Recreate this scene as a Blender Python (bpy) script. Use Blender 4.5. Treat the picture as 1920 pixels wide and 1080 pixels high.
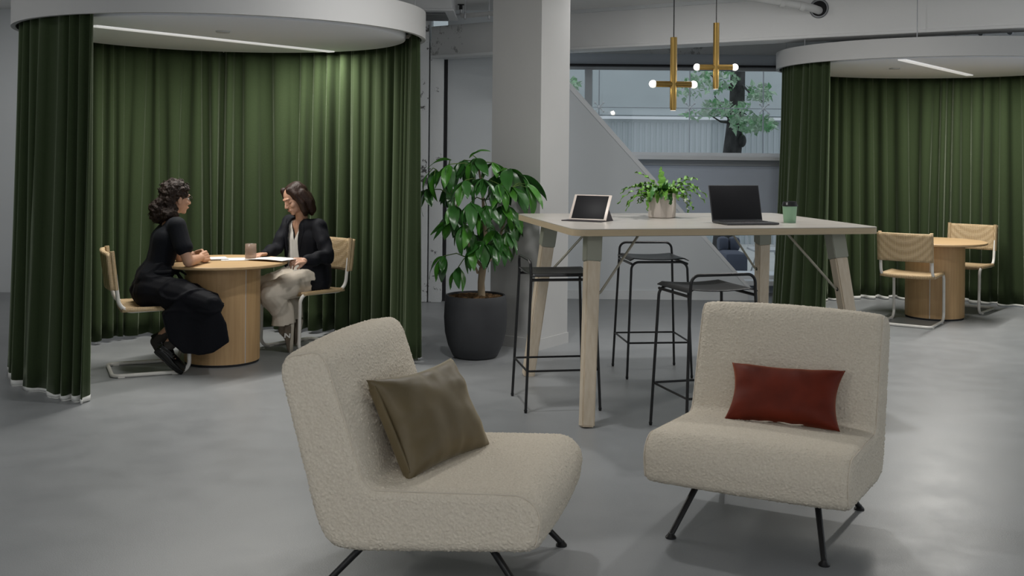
import bpy, bmesh, math, random
import numpy as np
from mathutils import Vector, Matrix, noise, Quaternion
PI = math.pi
scene = bpy.context.scene
for o in list(bpy.data.objects):
    bpy.data.objects.remove(o)
COL = scene.collection
V = Vector

# ------------------------------------------------------------------ camera
F, CY, RHO, H = 2061.0, 278.5, 0.0098, 1.57      # focal length px, horizon row, roll, eye height
cam_d = bpy.data.cameras.new('camera')
cam = bpy.data.objects.new('camera', cam_d)
COL.objects.link(cam)
cam.location = (0, 0, H)
cam.rotation_euler = (PI / 2, -RHO, 0)
cam_d.sensor_width = 36.0
cam_d.lens = 36.0 * F / 1920
cam_d.shift_y = -(540 - CY) / 1920
cam_d.clip_end = 200
scene.camera = cam

# ------------------------------------------------------------------ world, view
w = bpy.data.worlds.new('world')
scene.world = w
w.use_nodes = True
bg = w.node_tree.nodes['Background']
bg.inputs[0].default_value = (0.88, 0.94, 1.0, 1)
bg.inputs[1].default_value = .85
vs = scene.view_settings
vs.view_transform = 'Standard'
vs.look = 'None'
vs.gamma = 1
vs.use_curve_mapping = False
vs.exposure = 0.0

LAMP = 1.0          # scale of every room lamp and added fill light

# ------------------------------------------------------------------ pixel helpers
def ray(px, py):
    dx, dy = px - 960, py - CY
    c, s = math.cos(RHO), math.sin(RHO)
    return (dx * c + dy * s) / F, (-dx * s + dy * c) / F
def at_z(px, py, z=0.0):
    a, b = ray(px, py)
    Y = (H - z) / b
    return V((a * Y, Y, z))
def at_d(px, py, Y):
    a, b = ray(px, py)
    return V((a * Y, Y, H - b * Y))

# ------------------------------------------------------------------ materials
def _n(nt, t, x=0, y=0):
    n = nt.nodes.new(t); n.location = (x, y); return n
def M(name, col, rough=.5, metal=0.0, var=0.0, vscale=8.0, bump=0.0, bscale=60.0, sheen=0.0, sheen_tint=None,
      spec=.5, coat=0.0, trans=0.0, ior=1.45, stretch=None, dark=None, emit=None, estr=0.0, detail=4.0, rvar=0.0, alpha=1.0, sss=0.0):
    m = bpy.data.materials.new(name); m.use_nodes = True
    nt = m.node_tree
    b = nt.nodes['Principled BSDF']
    c4 = (*col, 1)
    b.inputs['Base Color'].default_value = c4
    b.inputs['Roughness'].default_value = rough
    b.inputs['Metallic'].default_value = metal
    b.inputs['Specular IOR Level'].default_value = spec
    b.inputs['IOR'].default_value = ior
    b.inputs['Coat Weight'].default_value = coat
    b.inputs['Transmission Weight'].default_value = trans
    b.inputs['Alpha'].default_value = alpha
    if sheen:
        b.inputs['Sheen Weight'].default_value = sheen
        b.inputs['Sheen Roughness'].default_value = .35
        if sheen_tint: b.inputs['Sheen Tint'].default_value = (*sheen_tint, 1)
    if sss:
        b.inputs['Subsurface Weight'].default_value = sss
        b.inputs['Subsurface Radius'].default_value = (.01, .004, .002)
    if emit:
        b.inputs['Emission Color'].default_value = (*emit, 1)
        b.inputs['Emission Strength'].default_value = estr
    if var or bump or rvar:
        tc = _n(nt, 'ShaderNodeTexCoord', -900)
        src = tc.outputs['Object']
        if stretch:
            mp = _n(nt, 'ShaderNodeMapping', -720)
            mp.inputs['Scale'].default_value = stretch
            nt.links.new(src, mp.inputs['Vector']); src = mp.outputs['Vector']
        if var or rvar:
            nz = _n(nt, 'ShaderNodeTexNoise', -540, 200)
            nz.inputs['Scale'].default_value = vscale
            nz.inputs['Detail'].default_value = detail
            nt.links.new(src, nz.inputs['Vector'])
            if var:
                mx = _n(nt, 'ShaderNodeMix', -240, 200); mx.data_type = 'RGBA'
                d = dark if dark else tuple(k * (1 - var) for k in col)
                mx.inputs[6].default_value = (*d, 1); mx.inputs[7].default_value = c4
                rp = _n(nt, 'ShaderNodeMapRange', -400, 200)
                rp.inputs[1].default_value = .3; rp.inputs[2].default_value = .7
                nt.links.new(nz.outputs['Fac'], rp.inputs[0])
                nt.links.new(rp.outputs[0], mx.inputs[0])
                nt.links.new(mx.outputs[2], b.inputs['Base Color'])
            if rvar:
                rr = _n(nt, 'ShaderNodeMapRange', -240, -100)
                rr.inputs[1].default_value = .3; rr.inputs[2].default_value = .7
                rr.inputs[3].default_value = rough - rvar; rr.inputs[4].default_value = rough + rvar
                nt.links.new(nz.outputs['Fac'], rr.inputs[0]); nt.links.new(rr.outputs[0], b.inputs['Roughness'])
        if bump:
            nb = _n(nt, 'ShaderNodeTexNoise', -540, -250)
            nb.inputs['Scale'].default_value = bscale
            nb.inputs['Detail'].default_value = 3
            nt.links.new(src, nb.inputs['Vector'])
            bp = _n(nt, 'ShaderNodeBump', -240, -250)
            bp.inputs['Strength'].default_value = bump
            bp.inputs['Distance'].default_value = .01
            nt.links.new(nb.outputs['Fac'], bp.inputs['Height'])
            nt.links.new(bp.outputs['Normal'], b.inputs['Normal'])
    return m

MT = {}
MT['wall'] = M('wall paint', (.74, .76, .77), .8, var=.05, vscale=1.5, bump=.03, bscale=30)
MT['panel'] = M('smooth panel paint', (.71, .745, .77), .7, var=.04, vscale=1.2)
MT['column'] = M('column plaster', (.55, .548, .54), .75, var=.05, vscale=2.0, bump=.05, bscale=12)
MT['ceil'] = M('ceiling paint', (.78, .78, .77), .85, var=.05, vscale=1.5, bump=.08, bscale=14)
MT['fascia'] = M('white fascia', (.54, .54, .535), .6)
MT['disc'] = M('white soffit board', (.88, .90, .95), .7)
MT['velvet'] = M('green velvet', (.041, .060, .027), .9, sheen=.55, sheen_tint=(.5, .57, .42), var=.25, vscale=260, spec=.12, bump=.15, bscale=400)
MT['velvet_lining'] = M('white hem tape', (.75, .75, .72), .8)
MT['oak'] = M('oak veneer', (.52, .34, .17), .5, var=.2, vscale=3.0, stretch=(14, 14, .8), dark=(.42, .26, .12), detail=8, bump=.03, bscale=10)
MT['oak_top'] = M('oak table top', (.50, .35, .19), .45, var=.15, vscale=3.0, stretch=(1.2, 16, 16), dark=(.43, .28, .14), detail=8)
MT['ash'] = M('pale ash wood', (.74, .64, .51), .5, var=.16, vscale=3, stretch=(20, 20, 1.2), dark=(.66, .55, .41), detail=7)
MT['ash_top'] = M('pale laminate top', (.50, .485, .465), .28, var=.06, vscale=3, stretch=(1.5, 22, 10), dark=(.40, .36, .31))
MT['ash_edge'] = M('plywood edge band', (.55, .44, .29), .5, var=.1, vscale=4, stretch=(2, 2, 60))
MT['sage'] = M('sage grey metal', (.33, .34, .28), .5)
MT['rod'] = M('brushed olive grey rod', (.42, .40, .33), .4, metal=.6)
MT['black'] = M('black powder coat', (.012, .012, .013), .38, bump=.02, bscale=300)
MT['blackseat'] = M('black steel seat', (.022, .023, .025), .42)
MT['white_tube'] = M('white powder coated tube', (.72, .70, .66), .35)
MT['brass'] = M('brushed brass', (.36, .235, .075), .34, metal=1.0, var=.12, vscale=30, stretch=(1, 1, .1))
MT['bulb'] = M('frosted bulb', (.9, .9, .88), .4, emit=(1, .96, .9), estr=.75)
MT['led'] = M('led diffuser', (.9, .9, .9), .5, emit=(1, .98, .95), estr=.42)
MT['pot_dark'] = M('charcoal fibre pot', (.045, .047, .052), .65, var=.18, vscale=6, bump=.06, bscale=30)
MT['pot_cream'] = M('cream ceramic', (.63, .56, .50), .45, var=.08, vscale=6, stretch=(6, 6, .8))
MT['soil'] = M('bark chips', (.20, .115, .05), .95, var=.6, vscale=30, bump=.9, bscale=40)
MT['bark'] = M('pale bark', (.42, .33, .22), .85, var=.3, vscale=16, bump=.4, bscale=30, stretch=(1, 1, .4))
MT['leaf'] = M('glossy dark leaf', (.040, .155, .028), .3, var=.35, vscale=9, spec=.6)
MT['leaf_new'] = M('glossy bright leaf', (.075, .27, .03), .34, var=.3, vscale=9, spec=.6)
MT['stem'] = M('green stem', (.10, .17, .04), .5)
MT['fern'] = M('fern blade', (.15, .36, .045), .4, var=.35, vscale=14)
MT['fern2'] = M('fern blade dark', (.05, .18, .035), .4, var=.35, vscale=14)
MT['darkglass'] = M('black glass screen', (.011, .011, .013), .5, spec=.2)
MT['laptop'] = M('dark grey aluminium', (.08, .08, .085), .38, metal=.6)
MT['keys'] = M('black keys', (.015, .015, .017), .5)
MT['tablet'] = M('pale gold aluminium', (.70, .62, .56), .4, metal=.2)
MT['cover'] = M('charcoal cover', (.035, .03, .035), .7)
MT['mint'] = M('mint paper', (.27, .44, .29), .6)
MT['lid'] = M('black plastic lid', (.015, .015, .016), .3)
MT['paper'] = M('white paper', (.80, .79, .77), .7)
MT['notebook'] = M('notebook edge', (.10, .09, .08), .6)
MT['skin'] = M('skin', (.50, .29, .20), .5, var=.12, vscale=20, sss=.1)
MT['skin_tan'] = M('tan skin', (.47, .27, .18), .5, var=.12, vscale=20, sss=.1)
MT['lips'] = M('lips', (.40, .17, .135), .5)
MT['eye'] = M('eye white', (.7, .66, .62), .3)
MT['lash'] = M('dark lash', (.02, .012, .008), .6)
MT['hair_curly'] = M('dark curly hair', (.024, .013, .009), .6, var=.6, vscale=60, bump=1.0, bscale=70, spec=.3)
MT['hair_bob'] = M('dark brown hair', (.026, .011, .007), .5, var=.5, vscale=30, stretch=(6, 6, .7), bump=.35, bscale=22, spec=.3)
MT['dress'] = M('black dress cloth', (.0035, .004, .0065), .75, sheen=.03, spec=.2, sheen_tint=(.4, .42, .5), bump=.1, bscale=120)
MT['dress_top'] = M('navy black jersey', (.004, .005, .008), .8, sheen=.03, spec=.2, sheen_tint=(.4, .42, .5), bump=.1, bscale=160)
MT['blazer'] = M('black blazer cloth', (.006, .0065, .0095), .75, sheen=.05, spec=.2, sheen_tint=(.4, .42, .5), bump=.12, bscale=160)
MT['blouse'] = M('white blouse', (.70, .68, .64), .75, bump=.08, bscale=60)
MT['trouser'] = M('cream trousers', (.58, .52, .44), .85, bump=.1, bscale=120)
MT['shoe_black'] = M('black patent leather', (.008, .008, .008), .2)
MT['sneaker'] = M('taupe suede', (.15, .12, .09), .85, var=.2, vscale=40)
MT['sneaker_sole'] = M('pale sole', (.50, .46, .38), .7)
MT['boucle'] = M('cream boucle', (.78, .71, .60), .95, var=.2, vscale=130, spec=.1, dark=(.68, .61, .50), bump=.25, bscale=220)
MT['seam'] = M('cream piping', (.68, .61, .51), .9)
MT['olive'] = M('olive satin velvet', (.150, .115, .060), .48, sheen=.6, sheen_tint=(.7, .62, .45), var=.25, vscale=7, spec=.4)
MT['red'] = M('rust red velvet', (.150, .019, .007), .6, sheen=.5, sheen_tint=(.9, .3, .15), var=.35, vscale=10, spec=.25)
MT['pipe'] = M('white painted pipe', (.66, .66, .65), .5)
MT['galv'] = M('galvanised steel', (.45, .46, .48), .4, metal=.8, var=.2, vscale=12)
MT['ac'] = M('white unit casing', (.62, .63, .64), .5)
MT['dark'] = M('dark gap', (.02, .02, .022), .9)
MT['frame'] = M('window frame grey', (.42, .44, .46), .5)
MT['blind'] = M('blue grey blind box', (.36, .39, .43), .7)
MT['spandrel'] = M('grey spandrel', (.60, .66, .76), .75, var=.04, vscale=2)
MT['sill'] = M('pale sill', (.82, .84, .86), .5)
MT['white'] = M('white metal', (.7, .7, .7), .4)
MT['dl'] = M('downlight trim', (.55, .55, .54), .4)

# concrete floor
def floor_material():
    m = bpy.data.materials.new('polished concrete'); m.use_nodes = True
    nt = m.node_tree; b = nt.nodes['Principled BSDF']
    tc = _n(nt, 'ShaderNodeTexCoord', -1100)
    n1 = _n(nt, 'ShaderNodeTexNoise', -850, 250); n1.inputs['Scale'].default_value = .9; n1.inputs['Detail'].default_value = 5; n1.inputs['Distortion'].default_value = .4
    n2 = _n(nt, 'ShaderNodeTexNoise', -850, 0); n2.inputs['Scale'].default_value = 170; n2.inputs['Detail'].default_value = 3
    n3 = _n(nt, 'ShaderNodeTexNoise', -850, -250); n3.inputs['Scale'].default_value = 5; n3.inputs['Detail'].default_value = 6
    for n in (n1, n2, n3): nt.links.new(tc.outputs['Object'], n.inputs['Vector'])
    a = _n(nt, 'ShaderNodeMath', -650, 150); a.operation = 'MULTIPLY_ADD'; a.inputs[1].default_value = .35; nt.links.new(n2.outputs['Fac'], a.inputs[0]); nt.links.new(n1.outputs['Fac'], a.inputs[2])
    c = _n(nt, 'ShaderNodeMath', -480, 150); c.operation = 'MULTIPLY_ADD'; c.inputs[1].default_value = .3; nt.links.new(n3.outputs['Fac'], c.inputs[0]); nt.links.new(a.outputs[0], c.inputs[2])
    r = _n(nt, 'ShaderNodeValToRGB', -300, 150)
    r.color_ramp.elements[0].position = .55; r.color_ramp.elements[0].color = (.235, .246, .256, 1)
    r.color_ramp.elements[1].position = 1.1; r.color_ramp.elements[1].color = (.315, .326, .336, 1)
    nt.links.new(c.outputs[0], r.inputs[0]); nt.links.new(r.outputs[0], b.inputs['Base Color'])
    rr = _n(nt, 'ShaderNodeMapRange', -300, -100); rr.inputs[3].default_value = .30; rr.inputs[4].default_value = .48
    nt.links.new(n3.outputs['Fac'], rr.inputs[0]); nt.links.new(rr.outputs[0], b.inputs['Roughness'])
    bp = _n(nt, 'ShaderNodeBump', -300, -350); bp.inputs['Strength'].default_value = .12; bp.inputs['Distance'].default_value = .004
    nt.links.new(n2.outputs['Fac'], bp.inputs['Height']); nt.links.new(bp.outputs['Normal'], b.inputs['Normal'])
    return m
MT['floor'] = floor_material()

# chipped white painted concrete
def chipped(name, base, chip, scale, lo):
    m = bpy.data.materials.new(name); m.use_nodes = True
    nt = m.node_tree; b = nt.nodes['Principled BSDF']; b.inputs['Roughness'].default_value = .8
    tc = _n(nt, 'ShaderNodeTexCoord', -1000)
    n1 = _n(nt, 'ShaderNodeTexNoise', -800, 200); n1.inputs['Scale'].default_value = scale; n1.inputs['Detail'].default_value = 8; n1.inputs['Roughness'].default_value = .75
    n2 = _n(nt, 'ShaderNodeTexNoise', -800, -100); n2.inputs['Scale'].default_value = 2.2; n2.inputs['Detail'].default_value = 2
    for n in (n1, n2): nt.links.new(tc.outputs['Object'], n.inputs['Vector'])
    mu = _n(nt, 'ShaderNodeMath', -600); mu.operation = 'MULTIPLY'; nt.links.new(n1.outputs['Fac'], mu.inputs[0]); nt.links.new(n2.outputs['Fac'], mu.inputs[1])
    r = _n(nt, 'ShaderNodeValToRGB', -420)
    r.color_ramp.elements[0].position = lo; r.color_ramp.elements[0].color = (*base, 1)
    r.color_ramp.elements[1].position = lo + .015; r.color_ramp.elements[1].color = (*chip, 1)
    nt.links.new(mu.outputs[0], r.inputs[0]); nt.links.new(r.outputs[0], b.inputs['Base Color'])
    bp = _n(nt, 'ShaderNodeBump', -300, -300); bp.inputs['Strength'].default_value = .4; bp.inputs['Distance'].default_value = .02
    nt.links.new(mu.outputs[0], bp.inputs['Height']); nt.links.new(bp.outputs['Normal'], b.inputs['Normal'])
    return m
MT['chip'] = chipped('chipped white paint', (.72, .74, .75), (.10, .10, .10), 11, .345)
MT['concrete_beam'] = chipped('grey painted concrete', (.64, .65, .65), (.36, .36, .36), 14, .33)
MT['beam'] = chipped('white painted beam', (.86, .86, .855), (.5, .5, .49), 7, .40)

# woven cane
def cane():
    m = bpy.data.materials.new('woven cane'); m.use_nodes = True
    nt = m.node_tree; b = nt.nodes['Principled BSDF']; b.inputs['Roughness'].default_value = .6
    tc = _n(nt, 'ShaderNodeTexCoord', -1100)
    w1 = _n(nt, 'ShaderNodeTexWave', -850, 200); w1.bands_direction = 'X'; w1.inputs['Scale'].default_value = 28; w1.inputs['Distortion'].default_value = .5
    w2 = _n(nt, 'ShaderNodeTexWave', -850, -100); w2.bands_direction = 'Z'; w2.inputs['Scale'].default_value = 36; w2.inputs['Distortion'].default_value = .8
    w3 = _n(nt, 'ShaderNodeTexWave', -850, -350); w3.bands_direction = 'Y'; w3.inputs['Scale'].default_value = 36; w3.inputs['Distortion'].default_value = .8
    for n in (w1, w2, w3): nt.links.new(tc.outputs['Object'], n.inputs['Vector'])
    mx = _n(nt, 'ShaderNodeMath', -650, -200); mx.operation = 'MULTIPLY'; nt.links.new(w2.outputs['Fac'], mx.inputs[0]); nt.links.new(w3.outputs['Fac'], mx.inputs[1])
    ad = _n(nt, 'ShaderNodeMath', -480); ad.operation = 'ADD'; nt.links.new(w1.outputs['Fac'], ad.inputs[0]); nt.links.new(mx.outputs[0], ad.inputs[1])
    r = _n(nt, 'ShaderNodeValToRGB', -320)
    r.color_ramp.elements[0].position = .1; r.color_ramp.elements[0].color = (.26, .17, .075, 1)
    r.color_ramp.elements[1].position = 1.0; r.color_ramp.elements[1].color = (.60, .45, .27, 1)
    nt.links.new(ad.outputs[0], r.inputs[0]); nt.links.new(r.outputs[0], b.inputs['Base Color'])
    bp = _n(nt, 'ShaderNodeBump', -300, -300); bp.inputs['Strength'].default_value = .6; bp.inputs['Distance'].default_value = .004
    nt.links.new(ad.outputs[0], bp.inputs['Height']); nt.links.new(bp.outputs['Normal'], b.inputs['Normal'])
    return m
MT['cane'] = cane()

def pane_mat(name, col, fac):
    m = bpy.data.materials.new(name); m.use_nodes = True
    nt = m.node_tree; nt.nodes.remove(nt.nodes['Principled BSDF'])
    out = nt.nodes['Material Output']
    t = _n(nt, 'ShaderNodeBsdfTransparent'); t.inputs[0].default_value = (*col, 1)
    g = _n(nt, 'ShaderNodeBsdfGlossy'); g.inputs['Roughness'].default_value = .02
    mx = _n(nt, 'ShaderNodeMixShader'); mx.inputs[0].default_value = fac
    nt.links.new(t.outputs[0], mx.inputs[1]); nt.links.new(g.outputs[0], mx.inputs[2]); nt.links.new(mx.outputs[0], out.inputs[0])
    return m
MT['pane'] = pane_mat('window pane', (.95, .97, .98), .035)
MT['smoke_glass'] = pane_mat('smoked ribbed glass', (.80, .74, .68), .10)
def frosted():
    m = bpy.data.materials.new('frosted smoky glass'); m.use_nodes = True
    nt = m.node_tree; out = nt.nodes['Material Output']; b = nt.nodes['Principled BSDF']
    b.inputs['Base Color'].default_value = (.42, .33, .28, 1); b.inputs['Roughness'].default_value = .25
    t = _n(nt, 'ShaderNodeBsdfTransparent'); t.inputs[0].default_value = (.86, .80, .74, 1)
    mx = _n(nt, 'ShaderNodeMixShader'); mx.inputs[0].default_value = .32
    nt.links.new(t.outputs[0], mx.inputs[1]); nt.links.new(b.outputs[0], mx.inputs[2]); nt.links.new(mx.outputs[0], out.inputs[0])
    return m
MT['smoke_glass'] = frosted()

# ------------------------------------------------------------------ mesh builder
class MB:
    def __init__(s): s.v = []; s.f = []
    def add(s, vs_, fs, mat4=None):
        n = len(s.v)
        for p in vs_:
            p = V(p)
            if mat4 is not None: p = mat4 @ p
            s.v.append(p)
        for f in fs: s.f.append([i + n for i in f])
        return s
    def box(s, c, size, rot=None, bev=0.0, seg=2):
        bm = bmesh.new(); bmesh.ops.create_cube(bm, size=1)
        bmesh.ops.scale(bm, vec=size, verts=bm.verts)
        if bev: bmesh.ops.bevel(bm, geom=bm.edges[:], offset=bev, segments=seg, affect='EDGES', profile=.5)
        m = Matrix.Translation(c)
        if rot is not None: m = m @ rot.to_4x4()
        bm.verts.index_update()
        s.add([v.co.copy() for v in bm.verts], [[v.index for v in f.verts] for f in bm.faces], m)
        bm.free(); return s
    def tube(s, path, r, seg=10, caps=True, closed=False):
        path = [V(p) for p in path]
        n = len(path); rs = r if isinstance(r, (list, tuple)) else [r] * n
        t0 = (path[1] - path[0]).normalized()
        up = V((0, 0, 1)) if abs(t0.z) < .9 else V((1, 0, 0))
        nrm = (up - t0 * up.dot(t0)).normalized()
        vs_ = []; prev = t0
        for i in range(n):
            if closed: t = (path[(i + 1) % n] - path[i - 1]).normalized()
            else: t = (path[min(i + 1, n - 1)] - path[max(i - 1, 0)]).normalized()
            q = prev.rotation_difference(t); nrm = (q @ nrm); nrm = (nrm - t * nrm.dot(t)).normalized(); prev = t
            bn = t.cross(nrm)
            for k in range(seg):
                a = 2 * PI * k / seg
                vs_.append(path[i] + (nrm * math.cos(a) + bn * math.sin(a)) * rs[i])
        fs = []
        for i in range(n if closed else n - 1):
            j = (i + 1) % n
            for k in range(seg):
                fs.append([i * seg + k, i * seg + (k + 1) % seg, j * seg + (k + 1) % seg, j * seg + k])
        if caps and not closed:
            fs.append(list(range(seg))[::-1]); fs.append([(n - 1) * seg + k for k in range(seg)])
        return s.add(vs_, fs)
    def lathe(s, prof, seg=32, c=(0, 0, 0), a0=0, a1=2 * PI, cap=False):
        full = abs(a1 - a0 - 2 * PI) < 1e-6
        cnt = seg if full else seg + 1
        vs_ = []; n = len(prof)
        for k in range(cnt):
            a = a0 + (a1 - a0) * k / seg
            for r, z in prof: vs_.append(V((c[0] + r * math.cos(a), c[1] + r * math.sin(a), c[2] + z)))
        fs = []
        for k in range(seg):
            k2 = (k + 1) % cnt
            for i in range(n - 1): fs.append([k * n + i, k2 * n + i, k2 * n + i + 1, k * n + i + 1])
        if cap and not full:
            fs.append(list(range(n))); fs.append([(cnt - 1) * n + i for i in range(n)][::-1])
        return s.add(vs_, fs)
    def prism(s, poly, z0, z1, mat4=None):
        n = len(poly)
        vs_ = [V((p[0], p[1], z0)) for p in poly] + [V((p[0], p[1], z1)) for p in poly]
        fs = [list(range(n))[::-1], list(range(n, 2 * n))] + [[i, (i + 1) % n, (i + 1) % n + n, i + n] for i in range(n)]
        return s.add(vs_, fs, mat4)
    def cone(s, p0, r0, p1, r1, seg=14, rings=4):
        p0, p1 = V(p0), V(p1); d = p1 - p0; L = d.length
        q = V((0, 0, 1)).rotation_difference(d.normalized()) if L > 1e-6 else Quaternion()
        pr = []
        for i in range(rings + 1):
            a = -PI / 2 + PI / 2 * i / rings; pr.append((r0 * math.cos(a), r0 * math.sin(a)))
        for i in range(rings + 1):
            a = PI / 2 * i / rings; pr.append((r1 * math.cos(a), L + r1 * math.sin(a)))
        pr = pr[1:-1]
        vs_ = [V((0, 0, -r0))]; n = len(pr)
        for r, z in pr:
            for k in range(seg): vs_.append(V((r * math.cos(2 * PI * k / seg), r * math.sin(2 * PI * k / seg), z)))
        vs_.append(V((0, 0, L + r1))); fs = []
        for k in range(seg): fs.append([0, 1 + (k + 1) % seg, 1 + k])
        for i in range(n - 1):
            for k in range(seg):
                a, b = 1 + i * seg + k, 1 + i * seg + (k + 1) % seg
                fs.append([a, b, b + seg, a + seg])
        e = len(vs_) - 1
        for k in range(seg): fs.append([e, 1 + (n - 1) * seg + k, 1 + (n - 1) * seg + (k + 1) % seg])
        return s.add(vs_, fs, Matrix.Translation(p0) @ q.to_matrix().to_4x4())
    def chain(s, pts, seg=14):
        for (a, ra), (b, rb) in zip(pts[:-1], pts[1:]): s.cone(a, ra, b, rb, seg)
        return s
    def ell(s, c, r, rot=None, seg=20, rings=12):
        vs_ = [V((0, 0, -1))]
        for i in range(1, rings):
            a = -PI / 2 + PI * i / rings
            for k in range(seg): vs_.append(V((math.cos(a) * math.cos(2 * PI * k / seg), math.cos(a) * math.sin(2 * PI * k / seg), math.sin(a))))
        vs_.append(V((0, 0, 1))); fs = []
        for k in range(seg): fs.append([0, 1 + (k + 1) % seg, 1 + k])
        for i in range(rings - 2):
            for k in range(seg):
                a, b = 1 + i * seg + k, 1 + i * seg + (k + 1) % seg
                fs.append([a, b, b + seg, a + seg])
        e = len(vs_) - 1
        for k in range(seg): fs.append([e, 1 + (rings - 2) * seg + k, 1 + (rings - 2) * seg + (k + 1) % seg])
        m = Matrix.Translation(c)
        if rot is not None: m = m @ rot.to_4x4()
        m = m @ Matrix.Diagonal((r[0], r[1], r[2], 1))
        return s.add(vs_, fs, m)
    def hull(s, pts):
        bm = bmesh.new()
        for p in pts: bm.verts.new(p)
        r = bmesh.ops.convex_hull(bm, input=bm.verts[:])
        bmesh.ops.delete(bm, geom=[g for g in set(r['geom_interior'] + r['geom_unused']) if isinstance(g, bmesh.types.BMVert)], context='VERTS')
        bm.verts.index_update()
        s.add([v.co.copy() for v in bm.verts], [[v.index for v in f.verts] for f in bm.faces]); bm.free(); return s
    def mesh(s, name, smooth=35):
        me = bpy.data.meshes.new(name)
        me.from_pydata([tuple(p) for p in s.v], [], s.f)
        if smooth:
            me.polygons.foreach_set('use_smooth', [True] * len(me.polygons))
            if smooth < 170: me.set_sharp_from_angle(angle=math.radians(smooth))
        me.update(); return me
    def build(s, name, mat, parent=None, smooth=35, world=False):
        return mkobj(name, s.mesh(name, smooth), mat, parent, world)

def mkobj(name, me, mat, parent=None, world=False):
    o = bpy.data.objects.new(name, me); COL.objects.link(o)
    if mat is not None:
        me.materials.clear(); me.materials.append(MT[mat] if isinstance(mat, str) else mat)
    if parent is not None:
        o.parent = parent
        if world:
            p = parent; off = V((0, 0, 0))
            while p is not None: off += p.location; p = p.parent
            o.location = -off
    return o
def tag(o, label, cat, group=None):
    o['label'] = label; o['category'] = cat
    if group: o['group'] = group
    return o
def thing(name, label, cat, loc=(0, 0, 0), rz=0.0, group=None):
    o = bpy.data.objects.new(name, None); COL.objects.link(o)
    o.location = loc; o.rotation_euler = (0, 0, rz); o.empty_display_size = .1
    return tag(o, label, cat, group)
def struct(o):
    o['kind'] = 'structure'; return o
def copy_tree(o, parent=None):
    c = o.copy(); COL.objects.link(c); c.parent = parent
    for ch in [x for x in bpy.data.objects if x.parent == o]: copy_tree(ch, c)
    return c
def fillet(pts, r, n=6, closed=False):
    pts = [V(p) for p in pts]; out = []; m = len(pts)
    rs = r if isinstance(r, (list, tuple)) else [r] * m
    for i in range(m):
        if not closed and i in (0, m - 1): out.append(pts[i]); continue
        a, b, c = pts[i - 1], pts[i], pts[(i + 1) % m]
        d1, d2 = (a - b), (c - b)
        k = min(rs[i], d1.length * .49, d2.length * .49)
        if k < 1e-5: out.append(b); continue
        p0, p2 = b + d1.normalized() * k, b + d2.normalized() * k
        for j in range(n + 1):
            t = j / n
            # rational quadratic, close to a circular arc
            wgt = math.cos(math.acos(max(-1, min(1, -d1.normalized().dot(d2.normalized())))) / 2)
            den = (1 - t) ** 2 + 2 * t * (1 - t) * wgt + t * t
            out.append((p0 * (1 - t) ** 2 + b * (2 * t * (1 - t) * wgt) + p2 * t * t) / den)
    return out
def bake(mb_or_mesh, mods, name='tmp'):
    me = mb_or_mesh.mesh(name, 0) if isinstance(mb_or_mesh, MB) else mb_or_mesh
    o = bpy.data.objects.new(name, me); COL.objects.link(o)
    for typ, kw in mods:
        md = o.modifiers.new(typ, typ)
        for k, v_ in kw.items(): setattr(md, k, v_)
    dg = bpy.context.evaluated_depsgraph_get()
    dg.update()
    out = bpy.data.meshes.new_from_object(o.evaluated_get(dg))
    bpy.data.objects.remove(o); bpy.data.meshes.remove(me)
    return out
def smooth_all(me):
    me.polygons.foreach_set('use_smooth', [True] * len(me.polygons)); return me
def blob(mb, voxel, iters=6, fac=.5, smooth=True):
    me = bake(mb, [('REMESH', dict(mode='VOXEL', voxel_size=voxel, adaptivity=0.0)), ('SMOOTH', dict(factor=fac, iterations=iters))])
    return smooth_all(me) if smooth else me
def get_co(me):
    a = np.empty(len(me.vertices) * 3, np.float32); me.vertices.foreach_get('co', a); return a.reshape(-1, 3)
def set_co(me, a):
    me.vertices.foreach_set('co', np.ascontiguousarray(a, np.float32).ravel()); me.update()
def get_no(me):
    a = np.empty(len(me.vertices) * 3, np.float32); me.vertices.foreach_get('normal', a); return a.reshape(-1, 3)
def wrinkle(me, amp, scale, stretch=(1, 1, 1), seed=0):
    co = get_co(me); no = get_no(me)
    d = np.array([noise.noise(V((p[0] * scale * stretch[0] + seed, p[1] * scale * stretch[1], p[2] * scale * stretch[2]))) for p in co])
    set_co(me, co + no * (d * amp)[:, None]); return me
def ridges(me, amp, sc, st, seed, zmin=-1.0):
    co = get_co(me); no = get_no(me)
    d = np.array([max(0, 1 - 5 * abs(noise.noise(V((p[0] * sc * st[0] + seed, p[1] * sc * st[1], p[2] * sc * st[2]))))) for p in co])
    d = d * np.clip((co[:, 2] - zmin) / .12, 0, 1)
    set_co(me, co + no * (d * amp)[:, None])
def frame(fwd, up=(0, 0, 1)):
    y = V(fwd).normalized(); x = y.cross(V(up)).normalized(); z = x.cross(y)
    return Matrix((x, y, z)).transposed()

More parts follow.
